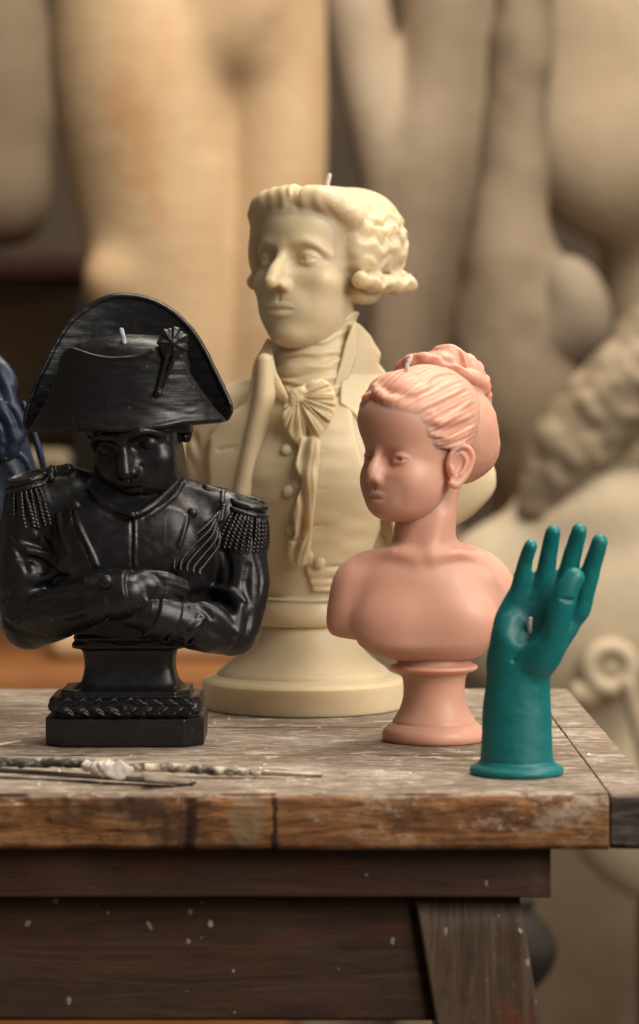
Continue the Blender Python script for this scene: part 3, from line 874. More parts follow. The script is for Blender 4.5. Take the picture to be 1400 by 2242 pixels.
# left: shelf with clay pieces
D6 = 3.8
sh = empty('shelf_unit', (xat(-20,D6), D6, 0), 'dark shelf unit with a red brown board at the far left', 'shelf')
def part(name, x0, x1, y0, y1, z0, z1, mat):
    o = block(name, x0, x1, y0, y1, z0, z1, mat, None, None, sh)
    o.location = (-xat(-20,D6), -D6, 0)
    return o
part('board', xat(-420,D6), xat(196,D6), D6-0.05, D6+0.25, zat(625,D6), zat(556,D6), M_RED)
part('side_panel', xat(160,D6), xat(196,D6), D6-0.02, D6+0.25, 0.0, zat(628,D6), M_BLACKISH)
part('back_panel', xat(-420,D6), xat(158,D6), D6+0.22, D6+0.25, zat(985,D6), zat(627,D6), M_BROWN)
part('board', xat(-420,D6), xat(158,D6), D6-0.06, D6+0.25, zat(1040,D6), zat(985,D6), M_TAN)
def lump(S, p):
    S.ell(p(-60,200,0), (185,150,330)); S.ell(p(-40,430,0), (150,140,140), k=60); S.ell(p(-90,-60,0), (160,150,260), k=80)
statue('clay_figure', -60, 3.8, zat(552,3.8), M_BROWN, 'big brown clay figure on the shelf at the far left', 'sculpture', (-360,-450,-200), (220,556,200), 10, lump)
# ------------------------------------------------------------------ cream wax bust of a man in a wig
M_WICK, _nt, _b = new_mat('wick_cotton')
_b.inputs['Base Color'].default_value = (0.62, 0.58, 0.52, 1)
_b.inputs['Roughness'].default_value = 0.9

CREAM = wax('cream_wax', (0.72,0.585,0.375), 0.75, (1.0,0.66,0.32), 0.007, 0.44, spec=0.45, dark=0.87)

def build_cream():
    fr = Frame(665, 1.26)
    m, P = fr.m, fr.P
    root = empty('bust_candle', fr.loc, 'tall cream wax bust candle of a man in a curled wig, coat and ruffled jabot', 'candle')
    lathe('pedestal', [(212,0),(219,2),(222,8),(222,52),(220,60),(212,66),(203,69),(200,71),(200,71),(192,73),(187,79),(181,85),(181,85),(174,90),(162,99),(147,111),(132,127),(119,146),(110,166),(102,181),(102,181),(112,183),(120,192),(123,205),(120,222),(114,236),(108,246)], m, CREAM, root)

    # ---- waistcoat
    S = Sculpt((-220,-230,225), (260,90,740), 2.8)
    secs = [(232,2,0,108,98),(262,4,-4,118,106),(300,6,-8,128,112),(400,15,-14,160,128),(500,22,-18,185,140),(600,26,-6,190,132),(670,26,8,165,112),(715,26,18,120,90)]
    S.loft(secs)
    T = spline(np.array(secs, float), 8)
    bx = lambda x: -(150-((x-22)/190.0)**2*95)
    # hem and overlapping right panel
    S.tube([(-118,-40,246),(-70,-92,243),(0,-112,240),(70,-98,243),(122,-40,246)], 4, k=12, n=4)
    def wy(x, z):
        zc = np.clip(z, 240, 700)
        cx, cy, rx, ry = (np.interp(zc, T[:,0], T[:,i]) for i in (1,2,3,4))
        return cy-ry*np.sqrt(np.clip(1-((x-cx)/rx)**2, 0.05, 1))
    WY.append(wy)
    p = lambda *a: [P(u, v, -130)[::2] for u, v in a]
    S.slab(p((700,880),(760,860),(790,1000),(850,1200),(800,1300),(684,1296),(676,1270),(668,1245),(662,1200),(668,1130),(682,1030)), lambda x, z: wy(x,z)-2, 14, 4, k=3)
    # soft horizontal creases and button holes
    for u0, v0, u1, v1 in ((690,986,716,982),(688,1072,718,1068),(676,1152,712,1150),(664,1212,676,1214)):
        a, b = P(u0,v0,-150), P(u1,v1,-150)
        a = (a[0], wy(a[0],a[2])-9, a[2]); b = (b[0], wy(b[0],b[2])-9, b[2])
        S.tube([a,b], [2.2,1.5], k=3, mode='sub')
    for v0, sg in ((1262,1),(1236,1),(1280,1)):
        pts = []
        for u in (600,640,672,720,790,840):
            q = P(u, v0+6*math.sin(u*0.02), -120); pts.append((q[0], wy(q[0],q[2])-6, q[2]))
        S.tube([(a_,b_-3,c_) for a_,b_,c_ in pts], 2.0, k=9, mode='sub', n=3)
    S.disp(lambda x, y, z: 2.2*noise3(x/55, y/60, z/22, 3)*np.clip((y+20)/-40, 0, 1), (-220,-230,225), (260,90,740))
    S.emit('waistcoat', m, CREAM, root)
    for u, v in ((628,985),(632,1075),(640,1158),(700,1232)):
        q = P(u, v, -135); y = wy(q[0], q[2])
        B = Sculpt((q[0]-20,y-25,q[2]-20), (q[0]+20,y+20,q[2]+20), 1.3)
        B.ell((q[0],y-(8 if u==700 else 1),q[2]), (13,9,13.5))
        B.emit('button', m, CREAM, root)

    # ---- coat
    S = Sculpt((-330,-190,290), (450,150,870), 2.8)
    S.loft([(300,6,24,150,80),(345,20,28,215,86),(400,52,30,285,92),(470,80,32,325,98),(540,82,30,325,104),(600,66,28,290,104),(660,44,26,226,96),(715,30,24,138,70),(760,26,24,94,58)])
    S.tube([(-150,30,640),(-195,44,560),(-212,52,470)], [72,66,52], k=50)
    S.tube([(200,30,630),(300,46,560),(346,52,484)], [80,76,70], k=50)
    S.ell((10,-150,420), (150,80,210), k=18, mode='sub')
    S.half((345,0,392), (0.72,-0.1,-0.70), 14)
    S.half((-262,0,440), (-0.8,-0.1,-0.55), 14)
    # sleeve folds at the left
    for a, b in (((-262,0,560),(-215,-45,470)),((-240,-10,590),(-222,-52,520)),((-225,-50,470),(-236,-38,560))):
        S.tube([a,b], [5,3], k=14, mode='sub')
    ly = lambda x, z: -(118-((x-24)/300.0)**2*118)-8*np.clip((600-z)/200,0,1)
    pl = [P(u, v, -100)[::2] for u, v in ((562,788),(545,845),(532,884),(486,918),(456,958),(452,1010),(456,1080),(452,1170),(540,1170),(552,1085),(576,1000),(592,930),(602,860),(600,800),(585,775))]
    S.slab(pl, ly, 26, 9, k=4)
    q = [P(u, v, -112) for u, v in ((580,790),(578,860),(566,930),(548,1005),(530,1090),(520,1170))]
    S.tube([(x, ly(x,z)-10, z) for x, y, z in q], [17,21,22,20,19,18], k=5, n=5)
    pr = [P(u, v, -100)[::2] for u, v in ((806,900),(814,930),(826,980),(845,1075),(868,1190),(960,1190),(950,1000),(900,930),(850,905),(824,896))]
    S.slab(pr, ly, 24, 9, k=6)
    a, b = P(478,985,-90), P(512,978,-100)
    S.tube([(a[0],ly(a[0],a[2])-13,a[2]),(b[0],ly(b[0],b[2])-15,b[2])], [1.6,3], k=5, mode='sub')
    C2 = Sculpt((-330,-190,290), (450,150,870), 2.8)
    C2.loft([(690,24,22,128,92),(740,28,20,108,86),(790,28,22,102,84),(826,26,26,98,80)])
    C2.loft([(680,24,22,108,78),(740,28,20,96,78),(790,28,22,90,74),(850,26,26,86,70)], k=4, mode='sub')
    C2.box((26,-110,790), (72,90,130), 10, k=8, mode='sub')
    cr = [P(u, v, -20)[::2] for u, v in ((772,702),(790,712),(812,735),(833,774),(829,796),(846,816),(854,850),(850,905),(834,965),(806,965),(776,910),(742,884),(744,840),(760,780))]
    C2.slab(cr, lambda x, z: -58+(x-110)*0.62-0.55*np.maximum(0,725-z), 20, 8, k=8)
    cl = [P(u, v, -40)[::2] for u, v in ((588,738),(570,766),(556,792),(548,830),(560,850),(590,850),(600,800),(600,760))]
    C2.slab(cl, lambda x, z: -60-(x+80)*0.35+0*z, 18, 8, k=8)
    S.d = smin(S.d, C2.d, np.float32(12))
    S.disp(lambda x, y, z: 2.5*noise3(x/70, y/70, z/45, 5), (-330,-190,290), (450,150,780))
    S.emit('coat', m, CREAM, root)

    # ---- wrapped neckcloth
    S = Sculpt((-100,-130,640), (160,120,880), 2.2)
    S.frame()
    S.loft([(650,30,0,112,104),(690,28,-8,102,100),(740,26,-10,92,92),(790,28,-8,86,84),(830,34,0,82,76),(868,44,10,76,66)])
    S.disp(lambda x, y, z: 4.4*np.sin((z-0.16*(x-26)-0.0016*(x-26)**2)/4.6+3.0*noise3(x/40,y/40,z/26,9))*(0.6+0.5*noise3(x/30,y/30,z/14,11)), (-100,-130,640), (160,120,880))
    S.emit('neckcloth', m, CREAM, root)
    # shirt collar points either side of the neckcloth
    S = Sculpt((-130,-160,640), (170,40,880), 2.0)
    a = [P(u, v, -100)[::2] for u, v in ((588,780),(597,776),(606,815),(632,868),(628,884),(604,852),(592,815))]
    S.slab(a, lambda x, z: -104+(x+40)*-0.25+0*z, 15, 5)
    S.emit('collar_point', m, CREAM, root)
    S = Sculpt((-130,-160,640), (170,40,880), 2.0)
    b = [P(u, v, -80)[::2] for u, v in ((774,702),(786,716),(782,780),(764,830),(738,858),(728,850),(744,800),(756,752))]
    S.slab(b, lambda x, z: -84+(x-80)*0.55+0*z, 17, 6)
    S.emit('collar_point', m, CREAM, root)

    # ---- jabot
    S = Sculpt((-90,-240,290), (110,-60,730), 2.0)
    K = P(652,868,-170)
    def fan(c, r, rt, freq, ph, amp, k=4):
        S.ell(c, r, rt=rt, k=k)
    poly = [P(u, v, -150)[::2] for u, v in ((650,862),(664,842),(684,832),(706,828),(722,838),(733,856),(737,880),(733,906),(722,928),(708,944),(698,962),(690,974),(680,950),(664,905))]
    def yfan(sg, nr, ph):
        def f(x, z):
            r = np.hypot(x-K[0], z-K[2])
            a = np.arctan2(z-K[2], x-K[0]) if sg > 0 else np.arctan2(x-K[0], K[2]-z)
            w = np.clip(r/60,0,1)
            return -158+6*w-9*np.exp(-((r-45)/30)**2)-4.2*w*np.sin(a*nr+ph+0.02*r)-2.0*w*np.sin(a*nr*2.3+ph)
        return f
    S.slab(poly, yfan(1, 13.0, 0.4), 20, 6)
    poly = [P(u, v, -150)[::2] for u, v in ((650,870),(634,874),(621,888),(617,908),(621,930),(630,948),(640,962),(652,974),(660,984),(668,962),(672,925),(664,885))]
    S.slab(poly, yfan(-1, 12.0, 1.0), 18, 6, k=3)
    S.ell((K[0]-3,-170,K[2]+2), (16,12,17), k=3); S.ell((K[0]+8,-172,K[2]+12), (12,10,10), k=3); S.ell((K[0]-10,-170,K[2]-8), (9,9,13), k=3)
    S.tube([(K[0]-12,-181,K[2]+8),(K[0]-4,-184,K[2]-2),(K[0]-6,-180,K[2]-18)], 2.2, k=3, mode='sub')
    poly = [P(u, v, -150)[::2] for u, v in ((660,955),(654,983),(646,1017),(654,1036),(663,1052),(658,1072),(651,1091),(642,1126),(644,1150),(646,1170),(639,1190),(635,1206),(638,1228),(652,1238),(668,1234),(681,1214),(683,1180),(686,1145),(694,1071),(701,1013),(704,966),(690,955))]
    def yruf(x, z):
        c = np.interp(z, [300,340,400,480,560,620], [-8,-6,6,12,22,22])
        t = (x-c)
        return wy(x, z)-15-7.5*np.sin(t/6.0+1.1*np.sin(z/38.0)+0.6)*np.clip((640-z)/60,0,1)-2.0*np.sin(z/11.0+t/12)
    S.slab(poly, yruf, 20, 6, k=4)
    for pts in (((644,1186),(660,1180),(680,1186)),((642,1204),(662,1197),(682,1202))):
        p3 = []
        for u, v in pts:
            q = P(u, v, -160); p3.append((q[0], wy(q[0], q[2])-25, q[2]))
        S.tube(p3, 3, k=6, mode='sub', n=4)
    q = [P(u, v, -160) for u, v in ((640,1190),(638,1212),(646,1230),(662,1232),(678,1218))]
    S.tube([(a_, wy(a_, c_)-17, c_) for a_, b_, c_ in q], 9, k=5, n=4)
    S.emit('jabot', m, CREAM, root)

    # ---- face
    s = 16.7
    C = P(700, 575, 0)
    R = rot(0,0,-34) @ rot(-1,0,0)
    S = Sculpt((C[0]-195,C[1]-230,C[2]-215), (C[0]+250,C[1]+235,C[2]+185), 1.9)
    S.frame(R, C, s)
    head(S, nose=1.08, nose_len=3.3, nose_w=0.92, mouth_z=-6.45, chin_z=-10.6, jaw_w=4.4, face_w=5.45, face_d=6.1, jaw_d=4.7, jaw_h=3.7, brow=0.4, groove=0.4, fold=0.15, cut_r=0.5, nostril=0.7, lid_up=25, lid_lo=-20, lip=0.78, lip_w=2.85, gaze=(-14,2), cheek=0.95, ears=False,
         cran=(6.5,9.2,6.4), eye_y=-6.75, eye_r=1.24, lid_th=1.11, eye_x=3.05, nose_base=1.15, pupil=0.36, pad=0.9, socket=0.92, nose_tip_r=0.88, mouth_up=0.12)
    S.ell((0,-3.6,4.4), (5.9,5.4,4.6), k=1.2)
    S.tube([(0,1.0,-6),(0,1.0,-13)], [4.1,4.1], k=1.5)
    S.ell((5.6,2.4,-4.0), (1.8,2.8,1.5), k=1.0)      # ear lobe under the curl
    d_face = S.d.copy()
    S.emit('face', m, CREAM, root)

    # ---- wig
    S = Sculpt((C[0]-195,C[1]-230,C[2]-215), (C[0]+250,C[1]+235,C[2]+185), 1.9)
    S.frame(R, C, s)
    S.ell((0,3.2,3.3), (8.5,10.0,6.4))
    S.ell((2.0,6.0,4.6), (5.8,6.4,5.4), k=2.0)
    S.ell((0,4.2,1.2), (8.5,9.4,4.6), k=2.5)
    S.ell((0,-1.6,5.6), (7.0,6.2,4.0), k=2.5)
    # softly rolled front and the sides drawn back
    S.tube([(-7.6,-2.4,4.0),(-6.6,-4.8,6.2),(-4.2,-6.7,7.4),(-0.6,-7.5,7.9),(3.0,-7.2,7.9),(5.6,-5.9,7.3),(7.3,-3.2,5.6)], [1.0,1.3,1.55,1.6,1.6,1.5,1.2], k=2.2, n=5)
    S.box((0.3,-10.6,-2.3), (9.8,6.3,7.9), 3.8, k=1.9, mode='sub')
    S.box((0,-8.8,-6.6), (12,6.8,5.2), 0.8, k=1.0, mode='sub')
    S.box((0,2.0,-8.0), (14,14,4.4), 0.8, k=1.0, mode='sub')
    for q in (-1,1):
        S.ell((q*7.2,0.2,1.2), (1.7,3.0,3.4), k=1.5)
        S.tube([(q*7.9,-2.0,-2.55),(q*8.1,0.8,-2.7),(q*8.0,4.0,-2.7),(q*7.7,7.2,-2.55),(q*7.3,9.6,-2.4)], [1.2,1.3,1.38,1.45,1.5], k=0.45, n=5)
    S.ell((0,11.4,-1.4), (6.5,2.6,2.0), k=1.0)
    S.ell((-7.7,-2.0,1.4), (1.6,2.5,4.2), k=0.8)
    S.tube([(-8.2,-3.0,-2.5),(-8.3,-1.0,-2.6),(-8.1,2,-2.7)], [1.1,1.25,1.3], k=0.5)
    rs = random.Random(4)
    def onside(q, y, z):
        e = max(0.03, 1-((y-3.2)/10.8)**2-((z-3.0)/6.7)**2)
        return (q*(8.6*math.sqrt(e)+0.02), y, z)
    # tumbled locks on the sides and the back
    for q in (-1,1):
        for row in range(6):
            for j in range(7):
                y = -2.2+j*1.75+rs.uniform(-0.5,0.5)+(row%2)*0.8; z = -0.8+row*1.15+rs.uniform(-0.25,0.25)
                r = rs.uniform(0.75,1.1)
                S.ell(onside(q, y, z), (0.55*r,1.15*r,0.52*r), rt=(rs.uniform(-38,38),0,0), k=0.28)
    # groove where the side roll meets the cap, and rings along the roll
    S.tube([(8.8,-1.6,-1.15),(9.2,1.4,-1.15),(9.0,5.0,-1.05),(8.6,8.0,-0.9)], [0.25,0.3,0.3,0.25], k=0.7, mode='sub', n=4)
    for y, x, rr in ((-0.6,8.0,1.26),(1.2,8.05,1.31),(3.0,8.0,1.36),(4.9,7.9,1.41),(6.8,7.7,1.46)):
        S.tube([(x+rr*math.cos(a)*1.03, y+0.15*math.sin(a*2), -2.65+rr*1.03*math.sin(a)) for a in np.linspace(-1.7,2.0,9)], 0.06, k=0.45, mode='sub')
    S.tube([(8.3+0.7*math.cos(a), -3.42, -2.55+0.7*math.sin(a)) for a in np.linspace(0,6,12)], 0.1, k=0.2, mode='sub')
    S.tube([(1.6,-8.6,7.0),(2.0,-8.0,8.6),(2.2,-6.0,9.6),(2.0,-3.0,10.1)], [0.3,0.4,0.35,0.2], k=1.2, mode='sub', n=4)
    lo, hi = (-11,-12,-6), (11,16,12)
    def comb(x, y, z):
        f = np.clip((z-4.2)/2,0,1)*np.clip((-y+2)/4,0,1)
        return f*(0.035*np.sin(1.25*x+2.2*noise3(x*.3,y*.25,z*.3,3)+0.25*y)+0.05*np.sin(3.6*x+4*noise3(x*.4,y*.3,z*.4,4)))
    S.disp(comb, lo, hi)
    S.disp(lambda x, y, z: (0.16*np.sin(2.7*z+1.6*np.sin(1.25*y+2.2*noise3(x*.35,y*.35,z*.35,25))+2.4*noise3(x*.4,y*.4,z*.4,26))*np.clip((np.abs(x)-4.5)/2,0,1)*np.clip((y+3)/2,0,1)*np.clip((7.5-z)/2.5,0,1)), lo, hi)
    S.disp(lambda x, y, z: (0.10*noise3(x*0.8,y*0.7,z*1.0,21)+0.03*noise3(x*2.3,y*2.1,z*2.9,22))*np.clip((np.abs(x)-4)/3,0.15,1), lo, hi)
    S.d = smin(S.d, d_face+0.4, np.float32(15.0))     # the hair runs softly out onto the skin
    S.half((0,-4,-4.2), (0,-0.25,-1), 2)
    S.emit('wig', m, CREAM, root)
    q0 = P(718,408,0)
    wick([q0, P(718,398,0), P(722,384,0)], 5.0, m, M_WICK, root)
    return root
WY = []
build_cream()
# ------------------------------------------------------------------ rose wax bust of a girl
ROSE = wax('rose_wax', (0.69,0.365,0.262), 0.75, (1.0,0.50,0.34), 0.007, 0.45, spec=0.45, dark=0.88)

def build_rose():
    fr = Frame(951, 1.133)
    m, P = fr.m, fr.P
    root = empty('bust_candle', fr.loc, 'rose pink wax bust candle of a girl with bare shoulders and pinned up hair', 'candle')
    lathe('pedestal', [(104,0),(111,3),(114,11),(113,19),(109,27),(101,34),(96,38),(96,38),(92,40),(89,47),(82,58),(74,74),(69,92),(67,110),(68,128),(71,143),(76,150),(76,150),(86,153),(93,157),(96,160),(94,165),(86,168),(82,171),(79,180),(80,195)], m, ROSE, root)
    # ---- shoulders and chest
    S = Sculpt((-260,-170,165), (230,140,700), 2.6)
    X = lambda u: u-951.0
    S.loft([(175,-11,0,54,46),(186,-13,-6,108,80),(211,-22,-10,138,98),(238,-21,-10,150,98),(275,-24,-8,160,98),(320,-26,-4,165,96),(365,-28,0,158,90),(398,-26,6,124,76),(422,-22,10,88,66),(440,-20,10,40,36)])
    S.tube([(-118,5,378),(-165,0,350),(-184,-6,295),(-190,-8,262)], [44,52,49,46], k=16, n=10)
    S.tube([(70,10,386),(112,8,356),(140,6,305),(148,6,268)], [44,52,49,46], k=16, n=10)
    S.ell((-104,-66,258), (64,36,52), k=60); S.ell((58,-66,258), (64,36,52), k=60)
    # arm pits and flat stump ends
    S.box((-246,0,186), (70,120,47), 2, rt=(0,9,0), k=8, mode='sub')
    S.box((205,0,196), (70,120,47), 2, rt=(0,-9,0), k=8, mode='sub')
    # collar bones and neck
    S.tube([(-24,4,415),(-19,6,470),(-12,14,530),(4,30,590),(14,40,650)], [70,67,65,62,50], k=34)
    S.tube([(-40,-70,404),(-90,-60,414),(-140,-24,396)], [4,5,4], k=40, n=3)
    S.tube([(-4,-70,404),(50,-58,414),(95,-22,398)], [5,6,5], k=34, n=3)
    S.tube([(12,-40,490),(-12,-62,418)], [9,6], k=34)
    S.emit('shoulders', m, ROSE, root)
    # ---- head
    s = 15.2
    C = P(919, 997, 0)
    R = rot(0,0,-47) @ rot(3,0,0)
    S = Sculpt((C[0]-172,C[1]-172,C[2]-165), (C[0]+200,C[1]+190,C[2]+215), 1.75)
    S.frame(R, C, s)
    head(S, nose=0.70, nose_len=2.6, nose_w=0.70, mouth_z=-5.35, mouth_y=0.05, chin_z=-8.0, jaw_w=4.3, face_w=5.8, brow=0.05, lid_th=1.07, groove=0.1, mouth_up=0.15, lid_up=20, lid_lo=-12, lip=1.05, lip_w=2.5, cheek=0.9, ears=False,
         cran=(7.3,9.6,8.4), eye_r=1.4, eye_x=2.9, nostril=0.7, nose_tip_r=0.68, gaze=(16,2), nose_base=1.1, pupil=0.6, iris_dot=False, socket=1.0, sock_in=1.35, pad=0.8, eye_y=-6.25, jaw_h=3.1, jaw_d=4.9, cut_r=0.6, cheek_x=3.4, fold=0.1)
    S.ell((0,-4.8,5.6), (6.0,4.5,4.5), k=1.5)
    for q in (-1,1): S.ell((q*3.3,-3.6,-3.9), (2.5,3.0,2.6), k=2.0)
    for q in (-1,1): ear(S, q, c=(7.0,-0.1,-1.6), sc=1.0, tilt=6, wide=1.4)
    d_face = S.d.copy()
    S.emit('face', m, ROSE, root)
    # ---- swept hair in front of the band
    S = Sculpt((C[0]-172,C[1]-172,C[2]-165), (C[0]+200,C[1]+190,C[2]+215), 1.75)
    S.frame(R, C, s)
    S.ell((0,1.9,5.0), (7.75,9.4,8.05))
    S.ell((0,-3.8,6.7), (6.2,4.5,5.6), k=1.5)
    S.ell((0,-11.2,0.2), (15.5,8.5,8.8), k=2.8, mode='sub')
    S.box((0,-6,-4.4), (12,10.2,5.0), 1.5, k=2.0, mode='sub')
    def strands(x, y, z):
        th = np.arctan2(x, z-2.0)
        b = np.clip((4.6-y)/1.5, 0, 1)
        w = 0.9*noise3(x*.28, y*.22, z*.28, 31)
        flow = th*1.0+0.028*(y+4)*np.sign(th)*np.abs(np.sin(th))
        r = np.sin(flow*17+w*3.6)+0.8*np.sin(flow*37+w*6+1.3)+0.6*np.sin(flow*67+w*5)
        return -0.082*r*b*np.clip((y+9.5)/1.2,0.4,1)
    # parting locks over the forehead
    for a in (((-1.0,-8.0,9.4),(-2.6,-7.7,8.6),(-4.4,-6.2,7.3),(-6.4,-3.4,6.0)),((-1.2,-7.2,10.4),(0.8,-8.1,8.9),(3.0,-7.4,8.2),(5.2,-5.0,7.6)),((0.2,-7.9,9.3),(2.4,-7.8,8.1),(4.4,-6.5,7.2),(6.4,-3.6,6.3)),
              ((5.6,-5.0,5.6),(7.0,-2.8,5.0),(7.6,0,5.4),(7.5,2,5.6)),((6.4,-3.9,3.3),(7.5,-1.6,2.7),(7.6,0.8,2.9),(7.4,2.2,3.2)),((6.7,-2.8,1.8),(7.5,-0.8,1.4),(7.4,1,1.6),(7.2,2.0,1.8))):
        S.tube(a, [0.15,0.5,0.5,0.25], k=1.1, n=5)
    S.disp(strands, (-9,-10,-5), (9,6,14))
    S.d = smin(S.d, d_face+0.5, np.float32(9.0))     # the hair runs softly out onto the skin
    S.half((0,0,-0.8), (0,-0.1,-1), 2)
    S.emit('swept_hair', m, ROSE, root)
    # ---- band, smooth back hair and the knot
    S = Sculpt((C[0]-170,C[1]-150,C[2]-110), (C[0]+230,C[1]+240,C[2]+265), 2.0)
    S.frame(R, C, s)
    S.ell((0,6.6,3.2), (7.7,6.2,8.0))
    S.ell((0,8.4,0.6), (6.4,4.6,4.6), k=1.6)
    ring = [(8.05*math.sin(a), 4.9-0.5*math.cos(a), 3.6+9.0*math.cos(a)) for a in np.linspace(-1.85,1.85,21)]
    for q in (-1,1):
        S.tube([(q*4.2,9.9,8.0),(q*4.9,11.3,4),(q*3.8,12.3,0.5),(q*2.2,12.0,-2.6)], [0.5,0.8,0.8,0.5], k=2.0, mode='sub', n=4)
    # the knot: a folded coil of hair standing on the crown
    S.tube([(-5.0,1.6,11.0),(-3.4,2.0,12.6),(-1.4,2.6,13.2),(0.6,3.4,12.9),(2.2,4.6,12.0)], [1.0,1.35,1.4,1.3,1.0], k=0.7, n=5)
    for x, y, z, r in ((-4.2,1.5,12.3,1.1),(-2.4,1.9,13.4,1.15),(-0.6,2.4,13.7,1.15),(1.0,3.2,13.1,1.0)): S.ell((x,y,z), (r,r*0.9,r*0.9), k=0.5)
    S.tube([(-2.6,3.8,12.0),(-1.0,4.8,13.1),(0.4,6.2,13.5),(1.4,8.0,12.5),(2.0,9.6,10.8),(2.0,10.7,8.7),(1.6,11.6,6.4)], [1.5,1.8,2.1,2.1,2.0,1.9,1.5], k=0.9, n=5)
    S.tube([(-3.2,5.4,11.6),(-2.8,7.8,11.9),(-2.0,9.8,10.5),(-1.0,11.2,8.4)], [1.6,2.1,2.1,1.7], k=0.9, n=5)
    S.tube([(2.6,4.8,11.9),(3.9,6.4,11.2),(4.5,8.0,10.4),(4.3,9.6,9.2)], [0.9,1.1,1.2,1.0], k=0.6, n=5)
    S.ell((-0.4,7.9,10.4), (3.0,3.2,3.0), k=0.9)
    def pleat(x, y, z):
        t = np.arctan2(z-9.4, y-7.4)
        return (0.20*np.sin(10*t+2.2*noise3(x*.45,y*.45,z*.45,41)+0.5*x)+0.10*np.sin(23*t+3*noise3(x*.5,y*.5,z*.5,43)+x))*np.clip((z-7)/2.5,0,1)*np.clip((np.hypot(y-7.4,z-9.4)-2)/2,0,1)
    S.disp(pleat, (-9,0,5), (9,15,18))
    S.disp(lambda x, y, z: 0.07*noise3(x*.9,y*.9,z*.9,42), (-9,-1,-6), (9,15,18))
    S.emit('knotted_hair', m, ROSE, root)
    wick([P(890,806,-60), P(894,794,-60), P(900,782,-58)], 5.2, m, M_WICK, root)
    return root
build_rose()
# ------------------------------------------------------------------ black wax bust of an officer in a bicorne
BLACK = wax('black_wax', (0.0075,0.0070,0.0078), 0.0, (1,1,1), 0.001, 0.34, spec=0.42, frost=0.0, bumpy=0.2, scratch=0.25, dust=(0.12,0.11,0.10))

def prism(S, poly, z0, z1, rd=3.0, k=0.0, mode='add', grow=None):
    poly = np.asarray(poly, float)
    def fn(x, y, z):
        p = poly_sdf(x, y, poly)+rd
        q = np.abs(z-(z0+z1)/2)-(z1-z0)/2+rd
        return np.minimum(np.maximum(p,q),0)+np.sqrt(np.maximum(p,0)**2+np.maximum(q,0)**2)-rd
    S.apply(fn, (*poly.min(0), z0), (*poly.max(0), z1), k, mode)

